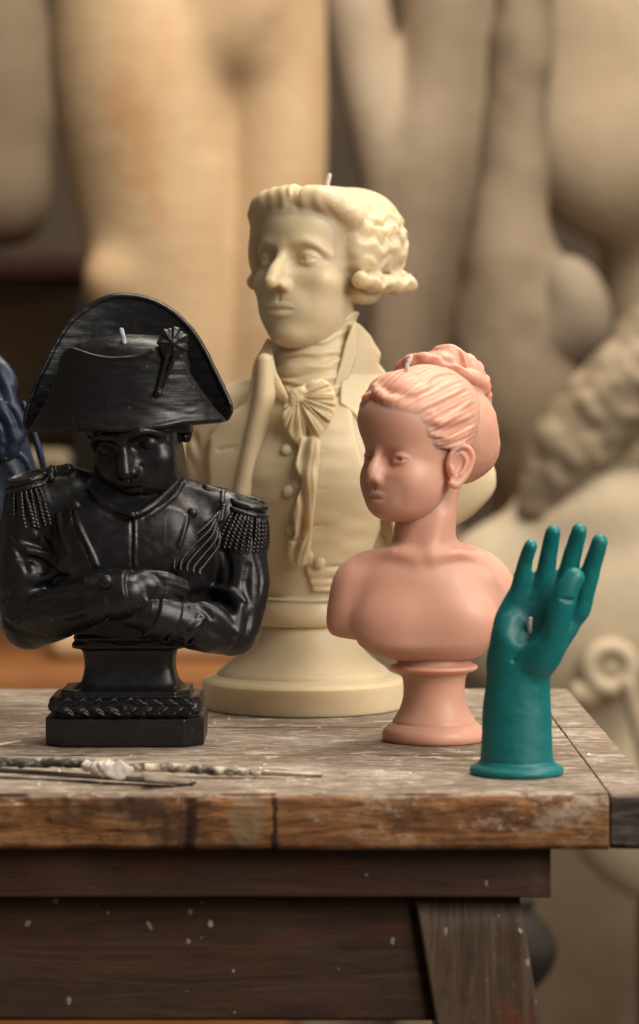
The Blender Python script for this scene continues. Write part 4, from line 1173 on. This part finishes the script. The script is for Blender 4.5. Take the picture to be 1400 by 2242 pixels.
def build_black():
    fr = Frame(280, 1.134)
    m, P = fr.m, fr.P
    root = empty('bust_candle', fr.loc, 'black wax bust candle of an officer in a bicorne hat with folded arms', 'candle')
    def oct_(w, d, c): return [(-w+c,-d),(w-c,-d),(w,-d+c),(w,d-c),(w-c,d),(-w+c,d),(-w,d-c),(-w,-d+c)]
    # ---- pedestal
    S = Sculpt((-185,-150,-4), (185,150,260), 2.6)
    prism(S, oct_(171,132,40), 0, 62, 5)
    prism(S, oct_(160,122,44), 58, 74, 5, k=3)
    prism(S, oct_(164,126,40), 70, 104, 9, k=4)
    prism(S, oct_(140,104,30), 98, 118, 5, k=4)
    S.loft([(112,6,0,128,94),(122,6,0,113,80),(135,6,0,104,72),(160,6,0,98,66),(185,6,0,99,66),(200,6,0,104,68),(212,6,0,118,74)], pw=7, k=4)
    S.loft([(205,4,0,122,76),(214,4,0,124,78),(222,4,0,116,76)], pw=5, k=3)
    S.loft([(218,2,0,112,78),(226,2,-4,120,84),(234,2,-4,114,84)], pw=3, k=3)
    S.emit('pedestal', m, BLACK, root)
    S = Sculpt((-175,-150,66), (175,-80,112), 1.7)
    S.tube([(-150,-122,88),(150,-122,88)], 13)
    for i in range(9):
        for sg, z in ((1,97),(-1,78)):
            x = -134+i*33+(9 if sg < 0 else 0)
            t = sg*(-20 if x < 5 else 20)
            S.ell((x,-129,z), (23,10,9.0), rt=(0,t,0), k=2)
            S.ell((x+6,-134,z+sg*2), (17,8,4.5), rt=(0,t*1.5,0), k=2)
            S.tube([(x-18,-141,z-sg*(-6 if x<5 else 6)),(x+18,-141,z+sg*(-6 if x<5 else 6))], 1.7, k=2, mode='sub')
    for x in (-146,0,146): S.ell((x,-126,88), (7,13,17), k=2)
    S.emit('laurel_garland', m, BLACK, root)

    # ---- coat: chest and folded arms in one piece of wax
    S = Sculpt((-300,-240,180), (320,130,625), 2.7)
    S.loft([(212,2,0,108,76),(228,2,-4,118,84),(300,4,-16,168,106),(380,6,-20,190,112),(450,10,-16,190,106),(510,10,-4,172,92),(548,10,6,120,76),(585,14,12,92,72),(610,18,14,84,70)])
    S.tube([(-120,8,545),(-185,8,525),(-212,6,470)], [52,64,62], k=30)
    S.tube([(130,8,520),(200,8,490),(240,6,430)], [52,64,60], k=30)
    S.tube([(-212,6,480),(-222,-12,360),(-212,-36,262)], [60,62,57], k=22, n=3)
    S.tube([(240,6,445),(250,-10,340),(232,-40,248)], [58,62,57], k=22, n=3)
    S.tube([(228,-46,247),(150,-108,262),(66,-146,288)], [57,54,45], k=9, n=3)
    S.tube([(62,-146,288),(20,-148,292)], [40,34], k=6)
    # cuff of the lower arm
    def cuff(a, b, r0, r1, k=2):
        a, b = np.array(a, float), np.array(b, float)
        ax = (b-a)/np.linalg.norm(b-a); L = np.linalg.norm(b-a)
        def fn(x, y, z):
            t = (x-a[0])*ax[0]+(y-a[1])*ax[1]+(z-a[2])*ax[2]
            rr = np.sqrt(np.maximum((x-a[0])**2+(y-a[1])**2+(z-a[2])**2-t*t, 0))
            p = rr-(r0+(r1-r0)*np.clip(t/L,0,1))+4
            q = np.abs(t-L/2)-L/2+4
            return np.minimum(np.maximum(p,q),0)+np.sqrt(np.maximum(p,0)**2+np.maximum(q,0)**2)-4
        R = max(r0, r1)+5
        S.apply(fn, np.minimum(a,b)-R, np.maximum(a,b)+R, k, 'add')
    cuff((104,-130,272), (60,-148,289), 54, 51)
    # upper forearm with its cuff and the hand laid on the other sleeve
    S.tube([(-206,-42,262),(-130,-112,290),(-60,-158,318)], [58,56,50], k=10, n=3)
    S.tube([(-60,-158,318),(16,-172,334)], [48,42], k=4)
    cuff((-70,-157,318), (20,-176,336), 55, 50)
    S.ell((44,-168,352), (40,28,30), rt=(0,10,0), k=8)
    for i, (z0, z1, x1) in enumerate(((372,352,134),(360,340,138),(347,328,130),(335,318,112))):
        S.tube([(46,-166,z0),(92,-166,z0-4),(x1,-142,z1)], [14,11.5,8], k=5, n=3)
    S.tube([(34,-184,342),(50,-190,318),(54,-182,296)], [13,11,9], k=6, n=3)
    # sleeve folds, laid on the surface
    for pts, r, md in ((((52,1182),(92,1198),(124,1226)),8,'sub'),(((40,1222),(80,1226),(118,1244)),7,'sub'),(((8,1312),(48,1284),(108,1268),(150,1262)),7,'sub'),(((124,1150),(129,1198),(124,1248)),5,'sub'),
                       (((60,1206),(100,1216),(128,1238)),7,'add'),(((30,1300),(70,1276),(120,1262)),8,'add'),(((118,1352),(170,1340),(228,1318)),7,'add'),(((150,1392),(196,1376),(238,1352)),5,'sub'),(((36,1352),(70,1330),(112,1318)),6,'sub'),
                       (((428,1304),(470,1308),(512,1336)),9,'sub'),(((440,1352),(470,1384),(500,1400)),8,'sub'),(((446,1322),(484,1346),(510,1378),(524,1384)),9,'add'),(((526,1330),(522,1360),(520,1384)),9,'add'),(((470,1290),(505,1296),(540,1316)),7,'add'),
                       (((545,1240),(540,1280),(548,1320)),6,'sub'),(((400,1390),(430,1372),(446,1352)),6,'add'),(((380,1410),(420,1404),(466,1412)),5,'sub'),(((490,1206),(500,1240),(496,1276)),6,'sub'),(((20,1180),(46,1214),(60,1250)),5,'sub'),(((84,1160),(100,1186),(122,1204)),5,'sub'),(((10,1360),(44,1384),(96,1394)),5,'sub'),(((90,1300),(140,1288),(186,1280)),5,'sub'),(((160,1300),(196,1290),(214,1276)),4,'sub'),(((330,1400),(372,1396),(410,1380)),5,'sub'),(((548,1350),(536,1392),(512,1420)),5,'sub'),(((420,1330),(446,1336),(462,1352)),5,'sub'),(((560,1210),(572,1260),(570,1300)),4,'sub')):
        q = [S.on(P, u, v, 1.0 if md == 'add' else 2.0) for u, v in pts]
        rr = [r*0.45]+[r]*(len(q)-2)+[r*0.4]
        S.tube(q, rr, k=r*2.0, mode=md, n=4)
    # breast of the coat: centre seam, panels, lapel piping
    S.ell((-50,-92,440), (70,30,70), k=60); S.ell((80,-90,440), (70,30,70), k=60)
    for pts, r, md, k in ((((288,1120),(289,1170),(288,1236)),2.6,'sub',3),(((295,1120),(296,1170),(295,1236)),2.4,'add',4),(((164,1112),(172,1150),(196,1200),(212,1238)),5,'add',5),(((156,1112),(163,1150),(186,1202),(202,1240)),3.2,'sub',4),
                       (((128,1130),(136,1170),(150,1210)),5,'add',8),(((410,1130),(404,1160),(392,1196)),3,'add',5)):
        S.tube([S.on(P, u, v, 0.5) for u, v in pts], r, k=k, mode=md, n=4)
    # stand collar
    S.loft([(520,20,0,96,88),(548,22,2,84,78),(575,24,6,80,74),(600,28,8,84,74)], k=6)
    for pts, r, md, k in ((((392,1046),(374,1072),(346,1098),(314,1120),(292,1128)),9,'add',6),(((200,1072),(226,1100),(258,1118),(290,1128)),9,'add',6),(((400,1058),(380,1086),(350,1112),(318,1132)),4,'sub',6),(((190,1082),(218,1112),(254,1130),(284,1136)),4,'sub',6)):
        S.tube([S.on(P, u, v, 3.0) for u, v in pts], r, k=k, mode=md, n=4)
    S.disp(lambda x, y, z: 1.6*noise3(x/60,y/60,z/40,51)+0.4*noise3(x/16,y/16,z/12,52), (-300,-240,180), (320,130,625))
    S.emit('folded_arm_coat', m, BLACK, root)
    for q in (P(232,1273,-210), P(166,1108,-85), P(421,1123,-85)):
        big = q[1] < -150
        y = -221 if big else q[1]+(-4)
        B = Sculpt((q[0]-22,y-20,q[2]-22), (q[0]+22,y+26,q[2]+22), 1.4)
        B.ell((q[0],y+4,q[2]), (15 if big else 12, 9, 15 if big else 12))
        B.emit('button', m, BLACK, root)

    # ---- epaulettes
    for sg, cx, zt, tilt, rx in ((-1,-218,572,-13,60),(1,260,518,15,58)):
        S = Sculpt((cx-100,-115,zt-130), (cx+100,95,zt+50), 1.8)
        S.frame(rot(5,tilt,0), (cx,-2,zt), 1.0)
        S.ell((0,0,-8), (rx*0.80,50,22))
        S.ell((0,0,14), (rx*0.60,36,11), k=3, mode='sub')
        S.tube([(rx*0.74*math.cos(a), 46*math.sin(a), 3+3*math.sin(a)) for a in np.linspace(0,2*math.pi,33)], 7.5, k=2)
        S.tube([(rx*0.46*math.cos(a), 27*math.sin(a), 2) for a in np.linspace(0,2*math.pi,25)], 4, k=2)
        S.tube([(rx*0.84*math.cos(a), 54*math.sin(a), -14) for a in np.linspace(0,2*math.pi,33)], 6, k=2)
        # strap to the collar, with its cross band
        S.tube([(-sg*rx*0.6,-8,0),(-sg*92,-14,2 if sg < 0 else 8)], [17,13], k=4)
        S.tube([(-sg*rx*0.90,-40,-6),(-sg*rx*0.96,-14,12),(-sg*rx*0.92,16,6)], 8, k=3, n=3)
        S.disp(lambda x, y, z: 0.9*noise3(x/9,y/9,z/9,55), (-100,-100,-60), (100,100,40))
        ep = S.emit('epaulette', m, BLACK, root)
        S = Sculpt((cx-110,-125,zt-130), (cx+110,115,zt+20), 1.55)
        S.frame(rot(5,tilt,0), (cx,-2,zt), 1.0)
        S.loft([(-88,0,0,rx*1.1,64),(-60,0,0,rx*1.0,60),(-14,0,0,rx*0.76,48)])
        rs = random.Random(12+sg)
        nf = 34
        for i in range(nf):
            a = 2*math.pi*(i+rs.uniform(-0.22,0.22))/nf
            c, s_ = math.cos(a), math.sin(a)
            L = -92-9*rs.random()
            w = rs.uniform(-0.05,0.05)
            ca, sa = math.cos(a+w), math.sin(a+w)
            pts = [(rx*0.80*c,52*s_,-14),(rx*0.98*c,60*s_,-36),(rx*1.10*ca,66*sa,-64),(rx*1.18*ca,69*sa,L)]
            g = rs.uniform(0.85,1.12)
            S.tube(pts, [4.0*g,4.8*g,5.4*g,5.4*g], k=1.5, n=3)
        S.disp(lambda x, y, z: 0.75*np.sin(z*0.75+6*np.arctan2(y,x)*5)*np.clip((-20-z)/10,0,1)+0.6*noise3(x/8,y/8,z/12,56), (-110,-110,-120), (110,110,0))
        S.emit('fringe', m, BLACK, ep)
    # ---- cords hanging from the shoulder
    S = Sculpt((70,-170,350), (250,-20,520), 1.7)
    for i in range(5):
        S.tube([(204-i*2,-64,504-i*3),(176+i*7,-94,474-i*9),(136+i*11,-112,440-i*10),(112+i*13,-124,408-i*7),(108+i*14,-132,384-i*3)], 4.0, k=0.8, n=6)
    S.tube([(212,-56,520),(206,-66,486)], 8, k=3)
    S.disp(lambda x, y, z: 0.45*np.sin((x*0.7+z*0.9)), (70,-170,350), (250,-20,520))
    S.emit('shoulder_cord', m, BLACK, root)

    # ---- head
    s = 15.0
    C = P(306, 942, 14)
    R = rot(0,0,-15) @ rot(0,-8,0) @ rot(20,0,0)
    S = Sculpt((C[0]-130,C[1]-200,C[2]-190), (C[0]+130,C[1]+140,C[2]+95), 1.7)
    S.frame(R, C, s)
    head(S, nose=0.95, nose_len=2.9, nose_w=0.9, mouth_z=-5.4, chin_z=-11.3, jaw_w=4.6, face_w=6.0, brow=1.0, lid_up=-22, lid_lo=-30, lip=0.8, lip_w=2.2, cheek=0.9, ears=False, frown=0.6, cran=(6.9,8.2,5.8),
         eye_r=1.05, eye_y=-6.3, socket=1.15, pad=0.85, fold=0.4, groove=0.6, cheek_x=4.2, nose_base=1.2, jaw_h=4.4)
    S.tube([(0,1.5,-4),(0,1.0,-12)], [5.0,5.0], k=2.0)
    for q in (-1,1): ear(S, q, c=(6.1,1.4,-0.6), sc=0.8, k=1.0)
    # short side hair
    for q in (-1,1):
        S.ell((q*6.3,-0.4,2.0), (1.1,2.6,2.6), k=0.8)
        for j in range(5): S.tube([(q*6.6,-2.4+j*0.8,2.4),(q*7.0,-2.2+j*0.8,1.0),(q*6.7,-1.8+j*0.8,0.2)], [0.3,0.4,0.12], k=0.4, n=3)
    S.emit('face', m, BLACK, root)

    # ---- bicorne
    def outl(pts, dy, n=4):
        q = [P(u, v, dy)[::2] for u, v in pts]
        return spline(q+[q[0]], n)[:-1]
    back = outl(((53,930),(58,894),(76,838),(94,798),(117,750),(147,701),(188,666),(229,645),(275,639),(325,648),(376,673),(422,716),(452,762),(478,813),(498,854),(511,884),(509,908),(488,925),(400,932),(280,945),(150,938),(70,944)), 40)
    front = outl(((56,947),(58,936),(80,905),(107,859),(122,813),(130,783),(142,766),(160,760),(198,772),(228,778),(254,780),(284,779),(305,776),(335,762),(372,752),(396,768),(404,786),(417,818),(432,842),(447,864),(470,894),(490,918),(484,925),(407,927),(368,935),(330,940),(254,945),(210,941),(168,936),(102,943)), -90)
    S = Sculpt((-245,-170,655), (250,150,1010), 2.3)
    def yb(x, z): return 66*(1-((x-4)/236.0)**2)+12
    def yfr(x, z): return -118*(1-np.abs((x-0)/226.0)**2.4)+10-0.10*(z-700)*np.clip(1-np.abs(x/226.0),0,1)*0-6*np.exp(-((z-690)/22.0)**2)
    S.slab(back, yb, 17, 7)
    S.slab(front, yfr, 17, 6, k=3)
    S.loft([(675,16,0,128,100),(720,16,-4,128,96),(790,12,-6,128,84),(845,8,-2,122,78),(872,6,4,100,66),(888,6,8,62,44)], k=4)
    # raised rims
    rim = [P(u, v, 40) for u, v in ((58,924),(63,896),(81,841),(99,801),(122,754),(152,706),(191,673),(231,652),(275,646),(323,655),(372,679),(417,721),(447,766),(472,816),(492,857),(505,886))]
    S.tube([(x, yb(x,z)-8, z) for x, y, z in rim], 4.0, k=4, n=4)
    fr_ = [P(u, v, -90) for u, v in ((64,936),(86,906),(112,861),(127,815),(135,786),(146,771),(161,765),(198,777),(228,783),(254,785),(284,784),(305,781),(335,767))]
    S.tube([(x, yfr(x,z)-7, z) for x, y, z in fr_], 3.2, k=3, n=3)
    fr2 = [P(u, v, -90) for u, v in ((396,780),(411,820),(426,845),(441,868),(464,897),(484,919))]
    S.tube([(x, yfr(x,z)-6, z) for x, y, z in fr2], 3.6, k=3, n=3)
    br = [P(u, v, -90) for u, v in ((70,940),(102,938),(168,931),(210,936),(254,940),(330,935),(368,930),(407,922),(480,919))]
    S.tube([(x, yfr(x,z)-7, z) for x, y, z in br], 5, k=8, n=4)
    S.disp(lambda x, y, z: 0.8*noise3(x/34,y/34,z/10,61)+0.28*noise3(x/30,y/30,z/3.2,62), (-245,-170,655), (250,150,1010))
    hat = S.emit('bicorne_hat', m, BLACK, root)
    # cockade with its loop
    K = P(379, 750, -112)
    S = Sculpt((K[0]-70,K[1]-50,K[2]-130), (K[0]+50,K[1]+40,K[2]+50), 1.4)
    S.ell(K, (33,14,34), rt=(0,0,14))
    def ray(x, y, z):
        a = np.arctan2(z-K[2], x-K[0]); r = np.hypot(x-K[0], z-K[2])
        return 2.2*np.cos(a*7)+0.9*np.cos(a*19)*np.clip((r-9)/10,0,1)
    S.disp(ray, (K[0]-40,K[1]-30,K[2]-40), (K[0]+40,K[1]+30,K[2]+40))
    S.ell((K[0],K[1]-12,K[2]), (9,7,9), k=2)
    for a0, a1 in (((-12,-4,-28),(-33,-2,-104)),((4,-4,-28),(-27,-2,-104))):
        S.tube([np.add(K,a0), np.add(K,a1)], [5.5,4.5], k=1.5)
    S.ell(np.add(K,(-31,-6,-108)), (9,8,9), k=2)
    S.emit('cockade', m, BLACK, hat)
    wick([P(274,756,-62), P(270,738,-62), P(266,722,-60)], 5.4, m, M_BWICK, root)
    return root
M_BWICK, _nt, _b = new_mat('grey_wick_cotton')
_b.inputs['Base Color'].default_value = (0.34, 0.38, 0.46, 1)
_b.inputs['Roughness'].default_value = 0.85
build_black()
# ------------------------------------------------------------------ teal wax hand
TEAL = wax('teal_wax', (0.002,0.15,0.152), 0.8, (0.3,1.0,0.95), 0.008, 0.44, spec=0.42, frost=0.05, dust=(0.10,0.35,0.33))

def build_hand():
    fr = Frame(1132, 1.03)
    m, P = fr.m, fr.P
    root = empty('hand_candle', fr.loc, 'teal wax candle shaped like an open upright hand at the front table edge', 'candle')
    lathe('base', [(94,0),(100,2),(103,8),(101,15),(94,20),(86,24),(82,30)], m, TEAL, root)
    S = Sculpt((-115,-125,10), (225,75,570), 2.1)
    def sec(v, u0, u1, y, ry):
        z = P(0, v, y)[2]
        return (z, (P(u0,v,y)[0]+P(u1,v,y)[0])/2, y, (u1-u0)/2.0, ry)
    S.loft([(14,0,0,83,80),sec(1670,1051,1214,0,74),sec(1620,1054,1210,0,68),sec(1550,1058,1207,0,60),sec(1500,1065,1206,0,56),sec(1470,1066,1207,0,54),sec(1445,1068,1208,-2,48),sec(1412,1080,1190,-2,34)])
    S.loft([sec(1492,1084,1188,0,36),sec(1470,1074,1202,0,45),sec(1448,1069,1224,-2,46),sec(1420,1071,1244,0,42),sec(1380,1078,1268,4,37),sec(1345,1086,1286,8,32),sec(1310,1104,1296,10,27),sec(1284,1122,1298,9,20),sec(1268,1130,1298,7,14),sec(1256,1140,1294,6,8)], k=14)
    def fin(pts, r, k=12):
        S.tube([P(u,v,y) for u,v,y in pts], r, k=k, n=4)
    fin(((1128,1330,10),(1142,1282,2),(1151,1232,-10),(1162,1196,-26)), [19,18.5,16.5,14])
    fin(((1176,1330,10),(1190,1280,4),(1201,1216,-8),(1212,1166,-26)), [23,21,19,16.5])
    fin(((1226,1330,8),(1240,1276,0),(1255,1210,-10),(1269,1162,-26)), [23,22,19.5,17])
    fin(((1268,1336,2),(1284,1288,-6),(1300,1232,-16),(1315,1186,-30)), [24,22,19.5,17.5])
    # thumb with the ball of the thumb
    S.ell(P(1190,1420,-34), (44,38,62), rt=(0,22,0), k=26)
    fin(((1178,1440,-26),(1206,1388,-52),(1228,1330,-70),(1244,1288,-74),(1257,1266,-70)), [40,36,30,25,23.5], k=16)
    S.ell(P(1118,1400,-22), (34,30,60), rt=(0,8,0), k=24)
    # hollow of the palm, creases
    S.ell(P(1158,1345,-50), (46,20,52), k=34, mode='sub')
    S.tube([P(1126,1446,-52),P(1152,1412,-62),P(1176,1376,-62),P(1196,1338,-62)], [3,4,4,3], k=8, mode='sub', n=4)
    for (u, v) in ((1151,1238),(1201,1226),(1254,1220)):
        S.tube([P(u-14,v,-30),P(u+14,v-3,-32)], 2, k=4, mode='sub')
    S.tube([P(1232,1312,-100),P(1262,1316,-92)], 2.5, k=7, mode='sub')
    S.disp(lambda x, y, z: 1.3*noise3(x/40,y/40,z/40,71)+0.5*noise3(x/14,y/14,z/14,72), (-115,-125,10), (225,75,570))
    S.emit('hand', m, TEAL, root)
    wick([P(1161,1384,-30), P(1161,1370,-38), P(1162,1355,-42)], 4.6, m, M_WICK, root)
    return root
build_hand()
# ------------------------------------------------------------------ navy bust at the left border
NAVY = wax('navy_wax', (0.010,0.020,0.050), 0.25, (0.4,0.6,1.0), 0.003, 0.42, spec=0.4, frost=0.02)

def build_navy():
    fr = Frame(-118, 1.25)
    m, P = fr.m, fr.P
    root = empty('bust_candle', fr.loc, 'navy blue wax bust candle with curly locks, cut off by the left border', 'candle')
    lathe('pedestal', [(100,0),(106,3),(108,12),(106,30),(98,38),(98,38),(92,42),(76,60),(64,85),(58,115),(60,140),(68,152),(68,152),(80,156),(84,162),(80,170),(72,176),(66,200)], m, NAVY, root)
    S = Sculpt((-260,-190,180), (280,150,800), 4.0)
    z = lambda v: P(0,v)[2]
    S.loft([(190,0,0,70,60),(215,0,0,140,90),(300,0,0,190,110),(400,0,0,215,115),(z(1060),0,0,206,110),(z(980),0,0,184,100),(z(900),0,0,158,92),(z(840),0,0,118,80),(z(800),0,0,90,70)])
    S.tube([P(52,884,-70),P(84,980,-78),P(104,1060,-70)], [7,8,8], k=10, n=3)
    S.tube([P(30,990,-100),P(58,1010,-100),P(76,1060,-96)], [10,8,8], k=14, n=3)
    S.disp(lambda x, y, z_: 5*np.sin(x/16+0.5*np.sin(z_/40))*np.clip((z(1000)-z_)/60,0,1), (-260,-190,180), (280,150,800))
    S.emit('draped_shoulders', m, NAVY, root)
    S = Sculpt((-130,-170,z(900)), (130,150,z(480)), 3.2)
    S.frame(rot(0,0,30) @ rot(4,0,0), P(-125,700,0), 12.0)
    head(S, ears=False, nose=0.85, brow=0.6)
    S.tube([(0,1,-4),(0,1,-13)], [4.6,4.4], k=2)
    S.emit('face', m, NAVY, root)
    S = Sculpt((-190,-190,z(1010)), (190,200,z(470)), 2.6)
    S.ell(P(-125,655,10), (92,104,104)); S.ell(P(-105,770,40), (84,80,140), k=30)
    S.ell(P(-145,720,-120), (60,74,95), k=8, mode='sub')
    rs = random.Random(8)
    for pts, r in (([(-20,780,-50),(8,806,-70),(24,838,-80),(14,868,-80),(-2,862,-84)],13),([(-10,800,-70),(10,842,-86),(22,880,-94),(40,918,-98),(44,950,-98),(30,968,-100),(16,955,-102),(24,942,-102)],14),
                   ([(-20,850,-80),(2,890,-96),(20,930,-104),(30,965,-106),(24,990,-106),(4,992,-106),(-2,972,-106)],15),([(-34,870,-80),(-14,920,-100),(2,950,-106),(4,985,-106)],13),
                   ([(-30,760,-20),(-6,790,-30),(6,820,-40),(-4,840,-50)],12),([(-30,830,-90),(-10,870,-100),(8,900,-108),(24,928,-110)],10)):
        S.tube([P(*p) for p in pts], r*1.12, k=5, n=5)
    for i in range(16):
        a = rs.uniform(-1.2,1.6); zz = rs.uniform(560,820)
        q = P(-130+80*math.cos(a*0.6), zz+20, -74*math.sin(a))
        S.tube([q, np.add(q,(rs.uniform(-6,14),-6,-26)), np.add(q,(rs.uniform(-16,6),-4,-54))], [15,20,12], k=10, n=4)
    S.disp(lambda x, y, z_: 0.9*np.sin((x+0.7*z_)/5.0+2.5*noise3(x/26,y/26,z_/26,7)), (-190,-190,z(1010)), (190,200,z(470)))
    S.emit('curly_hair', m, NAVY, root)
build_navy()

# ------------------------------------------------------------------ modelling tools on the bench
def tool_mats():
    m, nt, b = new_mat('spattered_handle')
    v = mapped(nt)
    c = ramp(nt, noise_tex(nt, v, 210, 6, 0.7), [(0.48,(0.020,0.017,0.013)),(0.56,(0.07,0.055,0.042)),(0.64,(0.45,0.38,0.30))])
    nt.links.new(c, b.inputs['Base Color']); b.inputs['Roughness'].default_value = 0.7
    bump(nt, b, noise_tex(nt, v, 260, 5, 0.6), 0.6, 0.0015)
    m2, nt, b = new_mat('dried_plaster')
    v = mapped(nt)
    c = ramp(nt, noise_tex(nt, v, 240, 6, 0.65), [(0.3,(0.55,0.46,0.37)),(0.6,(0.80,0.73,0.64))])
    nt.links.new(c, b.inputs['Base Color']); b.inputs['Roughness'].default_value = 0.95
    bump(nt, b, noise_tex(nt, v, 300, 6, 0.7), 0.8, 0.002)
    m3, nt, b = new_mat('dull_steel')
    v = mapped(nt)
    c = ramp(nt, noise_tex(nt, v, 120, 6, 0.65), [(0.35,(0.20,0.17,0.135)),(0.65,(0.42,0.36,0.29))])
    nt.links.new(c, b.inputs['Base Color']); b.inputs['Metallic'].default_value = 0.6; b.inputs['Roughness'].default_value = 0.45
    m4, nt, b = new_mat('plaster_caked_wood')
    c = ramp(nt, noise_tex(nt, mapped(nt, (1,1,1), (5,0,0)), 150, 6, 0.7, 0.4), [(0.42,(0.03,0.025,0.02)),(0.5,(0.20,0.16,0.12)),(0.6,(0.52,0.45,0.36))])
    nt.links.new(c, b.inputs['Base Color']); b.inputs['Roughness'].default_value = 0.85
    m6, nt, b = new_mat('dark_steel'); b.inputs['Base Color'].default_value = (0.05,0.04,0.032,1); b.inputs['Metallic'].default_value = 0.5; b.inputs['Roughness'].default_value = 0.5
    m5, nt, b = new_mat('pale_splinter'); b.inputs['Base Color'].default_value = (0.52,0.44,0.33,1)
    return m, m2, m3, m4, m5, m6
M_HANDLE, M_PLAST, M_STEEL, M_CAKED, M_STRAW, M_DSTEEL = tool_mats()

def on_top(u, v, z=0.0):
    """point on (or z above) the bench top seen at (u, v)"""
    d = (CAM_H-z)*FPX/(v-V0)
    return np.array(((u-U0)*d/FPX, d, TABLE_Z+z))

def build_tools():
    o = on_top(190,1680)
    root = empty('palette_knife', tuple(o), 'spattered palette knife caked with white plaster lying across the bench front', 'palette knife')
    L = lambda *a: on_top(*a)-o
    S = Sculpt((-0.11,-0.05,-0.004), (0.06,0.05,0.02), 0.0006)
    S.tube([L(-320,1662,0.0062),L(-60,1669,0.0062),L(60,1671,0.006),L(150,1672,0.006),L(205,1676,0.0055)], [0.0021,0.0019,0.0018,0.0017,0.0015], n=4)
    S.disp(lambda x, y, z: 0.0005*noise3(x*500,y*500,z*500,3), (-0.11,-0.05,-0.004), (0.06,0.05,0.02))
    S.emit('handle', 1.0, M_HANDLE, root)
    S = Sculpt((-0.02,-0.05,-0.004), (0.06,0.05,0.02), 0.0005)
    S.tube([L(188,1678,0.006),L(230,1683,0.0058),L(280,1692,0.005),L(322,1699,0.004)], [0.0018,0.0028,0.0031,0.0022], n=4)
    S.disp(lambda x, y, z: 0.0010*noise3(x*300,y*300,z*300,5)+0.0007*noise3(x*800,y*800,z*800,6), (-0.02,-0.05,-0.004), (0.06,0.05,0.02))
    S.emit('plaster_crust', 1.0, M_PLAST, root)
    # tapering blade, one end resting on the wood
    a = [L(312,1692,0.0048), L(318,1710,0.0036), L(424,1718,0.0004), L(418,1712,0.0008)]
    V = [np.add(p,(0,0,0)) for p in a]+[np.add(p,(0,0,0.0007)) for p in a]
    link_mesh('blade', V, [(3,2,1,0),(4,5,6,7),(0,1,5,4),(1,2,6,5),(2,3,7,6),(3,0,4,7)], M_STEEL, root, smooth=False)
    # a long thin steel spatula lying in front of it
    o3 = on_top(190,1700)
    q = [on_top(-90,1680,0.0026), on_top(-90,1686,0.0022), on_top(300,1713,0.0012), on_top(422,1720,0.0003), on_top(430,1716,0.0006), on_top(300,1706,0.0016)]
    V = [p-o3 for p in q]+[p-o3+np.array((0,0,0.0008)) for p in q]
    sp = link_mesh('spatula', V, [(5,4,3,2,1,0),(6,7,8,9,10,11)]+[(i,(i+1)%6,6+(i+1)%6,6+i) for i in range(6)], M_DSTEEL, None, smooth=False)
    sp.location = tuple(o3)
    tag(sp, 'long thin dark steel spatula in front of the palette knife', 'spatula')
    o2 = on_top(480,1690)
    root = empty('modelling_tool', tuple(o2), 'slim pointed modelling tool flecked with plaster beside the palette knife', 'modelling tool')
    L2 = lambda *a: on_top(*a)-o2
    S = Sculpt((-0.06,-0.04,-0.004), (0.06,0.04,0.012), 0.00055)
    S.tube([L2(285,1680,0.004),L2(330,1680,0.0036),L2(420,1684,0.0032),L2(500,1689,0.0026),L2(580,1692,0.002)], [0.0014,0.0017,0.0018,0.0016,0.0011], n=4)
    S.disp(lambda x, y, z: 0.0005*noise3(x*420,y*420,z*420,9), (-0.06,-0.04,-0.004), (0.06,0.04,0.012))
    S.emit('shaft', 1.0, M_CAKED, root)
    S = Sculpt((-0.01,-0.02,-0.003), (0.06,0.02,0.008), 0.0004)
    S.tube([L2(576,1692,0.002),L2(640,1695,0.0016),L2(702,1696,0.0010)], [0.0012,0.0008,0.0005], n=4)
    S.emit('point', 1.0, M_STEEL, root)
    S = Sculpt((-0.2,1.0,0.79), (-0.1,1.25,0.82), 0.0005)
    S.tube([on_top(-60,1641,0.001), on_top(46,1622,0.0016)], [0.0010,0.0004])
    tag(S.emit('wood_splinter', 1.0, M_STRAW, None), 'thin pale splinter of wood on the bench at the left border', 'splinter')
build_tools()

def build_crumbs():
    rs = random.Random(31)
    V, F = [], []
    for i in range(240):
        if i < 90:      # round the tools
            x, y = rs.gauss(-0.06, 0.035), rs.gauss(1.035, 0.022)
        else:
            x, y = rs.uniform(-0.2, 0.118), rs.uniform(0.985, 1.33)
        if y < 0.981 or y > 1.335 or x > 0.119: continue
        r = 0.00022+0.0009*rs.random()**3
        o = len(V)
        for a in range(5):
            t = a*2*math.pi/5+rs.uniform(-0.3,0.3); q = r*rs.uniform(0.7,1.5)
            V.append((x+q*math.cos(t), y+q*math.sin(t), TABLE_Z-0.0002))
        V.append((x+rs.uniform(-r,r)*0.4, y, TABLE_Z+r*rs.uniform(0.5,0.9)))
        F += [(o+k, o+(k+1)%5, o+5) for k in range(5)]
    c = link_mesh('plaster_crumbs', V, F, M_PLAST, None, smooth=False)
    tag(c, 'white plaster crumbs scattered over the bench top', 'crumbs', kind='stuff')
build_crumbs()
